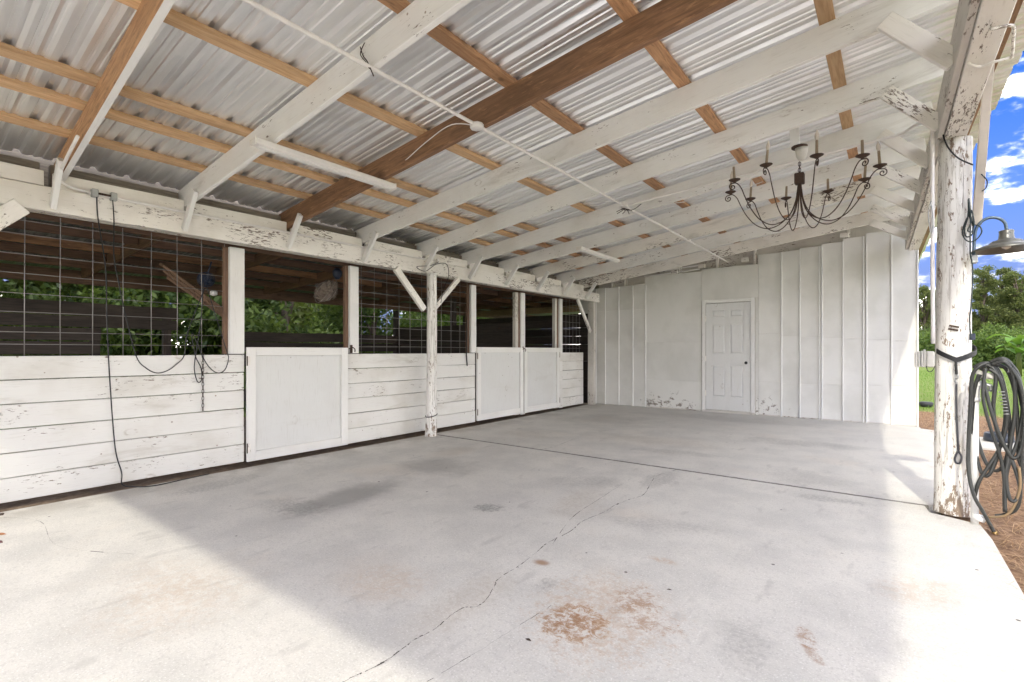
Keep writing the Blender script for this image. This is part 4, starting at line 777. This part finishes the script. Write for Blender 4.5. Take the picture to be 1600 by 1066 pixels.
# ------------------------------------------------------------ TREES
def crown(name, blobs, n, size, m, parent, flat=.0, squash=1):
    """leaf clumps: many small bent leaves clustered on twigs through the crown volume"""
    tot = sum(b[3]**2 for b in blobs); C = []
    for x, y, z, r in blobs:
        k = max(3, int(n/9*(r*r/tot))); u = rng.normal(size=(k, 3)); u /= np.linalg.norm(u, axis=1)[:, None]; rr = r*(.35+.65*rng.random(k)**.45)
        cl = u*rr[:, None]*[1, 1, squash]+[x, y, z]; C.append(np.repeat(cl, 9, axis=0))
    C = np.concatenate(C); N = len(C); C = C+rng.normal(size=(N, 3))*size*1.5
    d = rng.normal(size=(N, 3)); d[:, 2] *= (1-flat); d /= np.linalg.norm(d, axis=1)[:, None]; e = rng.normal(size=(N, 3)); e -= d*(e*d).sum(1)[:, None]; e /= np.linalg.norm(e, axis=1)[:, None]
    s_ = size*rng.uniform(.6, 1.3, N)[:, None]; V = np.empty((N, 4, 3)); V[:, 0] = C-d*s_; V[:, 1] = C+e*s_*.45; V[:, 2] = C+d*s_; V[:, 3] = C-e*s_*.45
    me = bpy.data.meshes.new(name); me.vertices.add(N*4); me.vertices.foreach_set('co', V.reshape(-1)); me.loops.add(N*4); me.loops.foreach_set('vertex_index', np.arange(N*4))
    me.polygons.add(N); me.polygons.foreach_set('loop_start', np.arange(N)*4); me.polygons.foreach_set('loop_total', np.full(N, 4)); me.materials.append(m); me.update(); me.validate()
    return obj(name, me, parent)
def tree(name, x, y, h, r, label, m, n=9000, leaf=.06, base=.25, z0=-.1, blobs=None, cat='tree', group=None, nb=14, sq=.8, trunk=.12, bs=(.42, .65)):
    t = thing(name, label, cat, (x, y, z0), group); rs_ = random.Random(int(x*37+y*91+h*7)); pts = []; 
    P = [Vector((x+rs_.uniform(-.1, .1)*i*.3, y+rs_.uniform(-.1, .1)*i*.3, z0+h*.85*i/5)) for i in range(6)]
    tube('trunk', P, [trunk*(1-.15*i) for i in range(6)], BARK, t, 8); B_ = []
    for k in range(nb):
        zz = z0+h*(base+(1-base)*(k+.5)/nb); w = r*(1-.45*((k+.5)/nb)**2); a = rs_.uniform(0, 6.28); q = w*rs_.uniform(.35, .75); cx_, cy_ = x+q*math.cos(a), y+q*math.sin(a)
        B_.append((cx_, cy_, zz, w*rs_.uniform(*bs)))
        if k % 2 == 0: tube('limb', [P[min(4, int(k/nb*5))], Vector(((x+cx_)/2, (y+cy_)/2, zz-.1*h/4)), Vector((cx_, cy_, zz))], [trunk*.4, trunk*.25, trunk*.1], BARK, t, 5)
    crown('crown', B_, n, leaf, m, t, squash=sq); return t
g = 'leafy trees behind the stalls'
for x, y, h, r, m, lab in ((-12.0, .6, 5.2, 1.9, LEAF, 'leafy tree seen through the left part of the nearest mesh bay'), (-12.6, 3.5, 5.4, 1.9, LEAF, 'leafy tree seen through the right part of the nearest mesh bay'), (-11.6, 6.2, 5.2, 1.8, LEAF, 'dense leafy tree seen above the nearest stall door'),
                     (-12.2, 9.3, 5.0, 1.9, LEAF, 'leafy tree seen through the mesh left of the slender braced post'), (-12.3, 12.6, 5.0, 1.8, LEAF3, 'bright leafy tree seen right of the slender braced post'), (-12.4, 16.0, 5, 1.8, LEAF3, 'bright leafy tree seen over the left door of the far pair'), (-10.6, 4.6, 2.6, 1.1, LEAF, 'low leafy bush behind the gap in the dark board fence')):
    tree('leafy_tree', x, y, h, r, lab, m, n=17000 if h > 3 else 11000, leaf=.08, base=.08, group=g)
tree('bush', -11.4, 3.2, 2.0, 1.0, 'low dark bush behind the fence gap beside the nearest stall door', LEAF, 12000, .07, .02, cat='bush'); tree('leafy_tree', -16, 2.5, 7, 3.2, 'taller tree standing farther behind the nearest mesh bay', LEAF2, 16000, .14, .05, group=g); tree('leafy_tree', -17, 10, 6.5, 3.0, 'taller tree standing farther behind the nearest stall door', LEAF2, 16000, .14, .05, group=g)
tree('leafy_tree', -18, 19, 6.5, 3.2, 'taller tree standing farther behind the far stall doors', LEAF3, 14000, .14, .05, group=g)
def far(px, d):  # point at photo column px and forward distance d
    return F3*d+R3*((px-800)/FPX*d)
g = 'cypress trees beyond the lawn'
for px, d, h, r, lab in ((1536, 62, 10.8, 2.6, 'tall airy cypress just right of the thick log post'), (1562, 66, 11.2, 3.0, 'tall airy cypress in the middle of the far tree line below the barn lamp'), (1590, 60, 10.0, 2.8, 'tall airy cypress at the right edge below the barn lamp'), (1612, 64, 11.5, 3.0, 'tall airy cypress cut by the right edge of the view'), (1446, 60, 8.2, 2.6, 'airy cypress left of the thick log post beyond the siding wall'), (1575, 80, 11.5, 4, 'farther cypress in the gap between the tall ones'), (1455, 75, 8.0, 3.2, 'farther cypress left of the thick log post')):
    p = far(px, d); tree('cypress_tree', p.x, p.y, h*1.06, r*.85, lab, LEAF4, 26000, .115, .2, group=g, nb=60, sq=.32, trunk=.26, bs=(.14, .32))
g = 'bushes beyond the lawn'
for px, d, h, r, m, lab in ((1452, 40, 2.6, 1.9, LEAF3, 'round bush left of the thick log post'), (1532, 38, 2.3, 1.6, LEAF3, 'round bush right behind the thick log post'), (1556, 40, 3.0, 1.8, LEAF3, 'large round bush below the cypresses'), (1585, 36, 2.2, 1.7, LEAF3, 'low bush behind the hose loops'), (1610, 34, 2.6, 1.6, LEAF3, 'low bush at the right edge'), (1430, 46, 2.8, 2.2, LEAF, 'dark bush beside the siding wall corner'), (1545, 52, 3.0, 3.0, LEAF, 'dark hedge mass under the cypresses'), (1590, 54, 3.2, 3.2, LEAF, 'dark hedge mass under the right cypresses')):
    p = far(px, d); tree('bush', p.x, p.y, h, r, lab, m, 9000, .10 if h < 4 else .16, .1, cat='bush', group=g, nb=9, trunk=.06)
bp = far(1592, 24); bt = thing('banana_plant', 'broad leaved banana plant at the right edge above the hose', 'plant', (bp.x, bp.y, -.1)); BAN = leafmat('banana_leaf', (.08, .20, .03), (.16, .30, .05), .4)
for k in range(11):
    a = k*2.4; L = 1.3+.3*math.sin(k*3); V = []; Fc = []; z0 = .9+.08*k
    for i in range(9):
        s_ = i/8; q = Vector((math.cos(a), math.sin(a), 0)); c = Vector((0, 0, z0))+q*L*.75*s_+Vector((0, 0, L*.9*s_-L*.8*s_*s_)); w = .24*math.sin(math.pi*min(max(s_*.95+.04, 0), 1))**.6; sd_ = Vector((-q.y, q.x, 0))
        V += [c+sd_*w+Vector((0, 0, .05)), c, c-sd_*w+Vector((0, 0, .05))]
    for i in range(8):
        for j in (0, 1): Fc.append((i*3+j, i*3+j+1, i*3+j+4, i*3+j+3))
    obj('leaf', mesh('leaf', V, Fc, BAN, True), bt, Matrix.Translation((bp.x, bp.y, -.1)))
tube('stem', [(bp.x, bp.y, -.1), (bp.x, bp.y, 1.7)], [.12, .07], LEAF2, bt, 10)
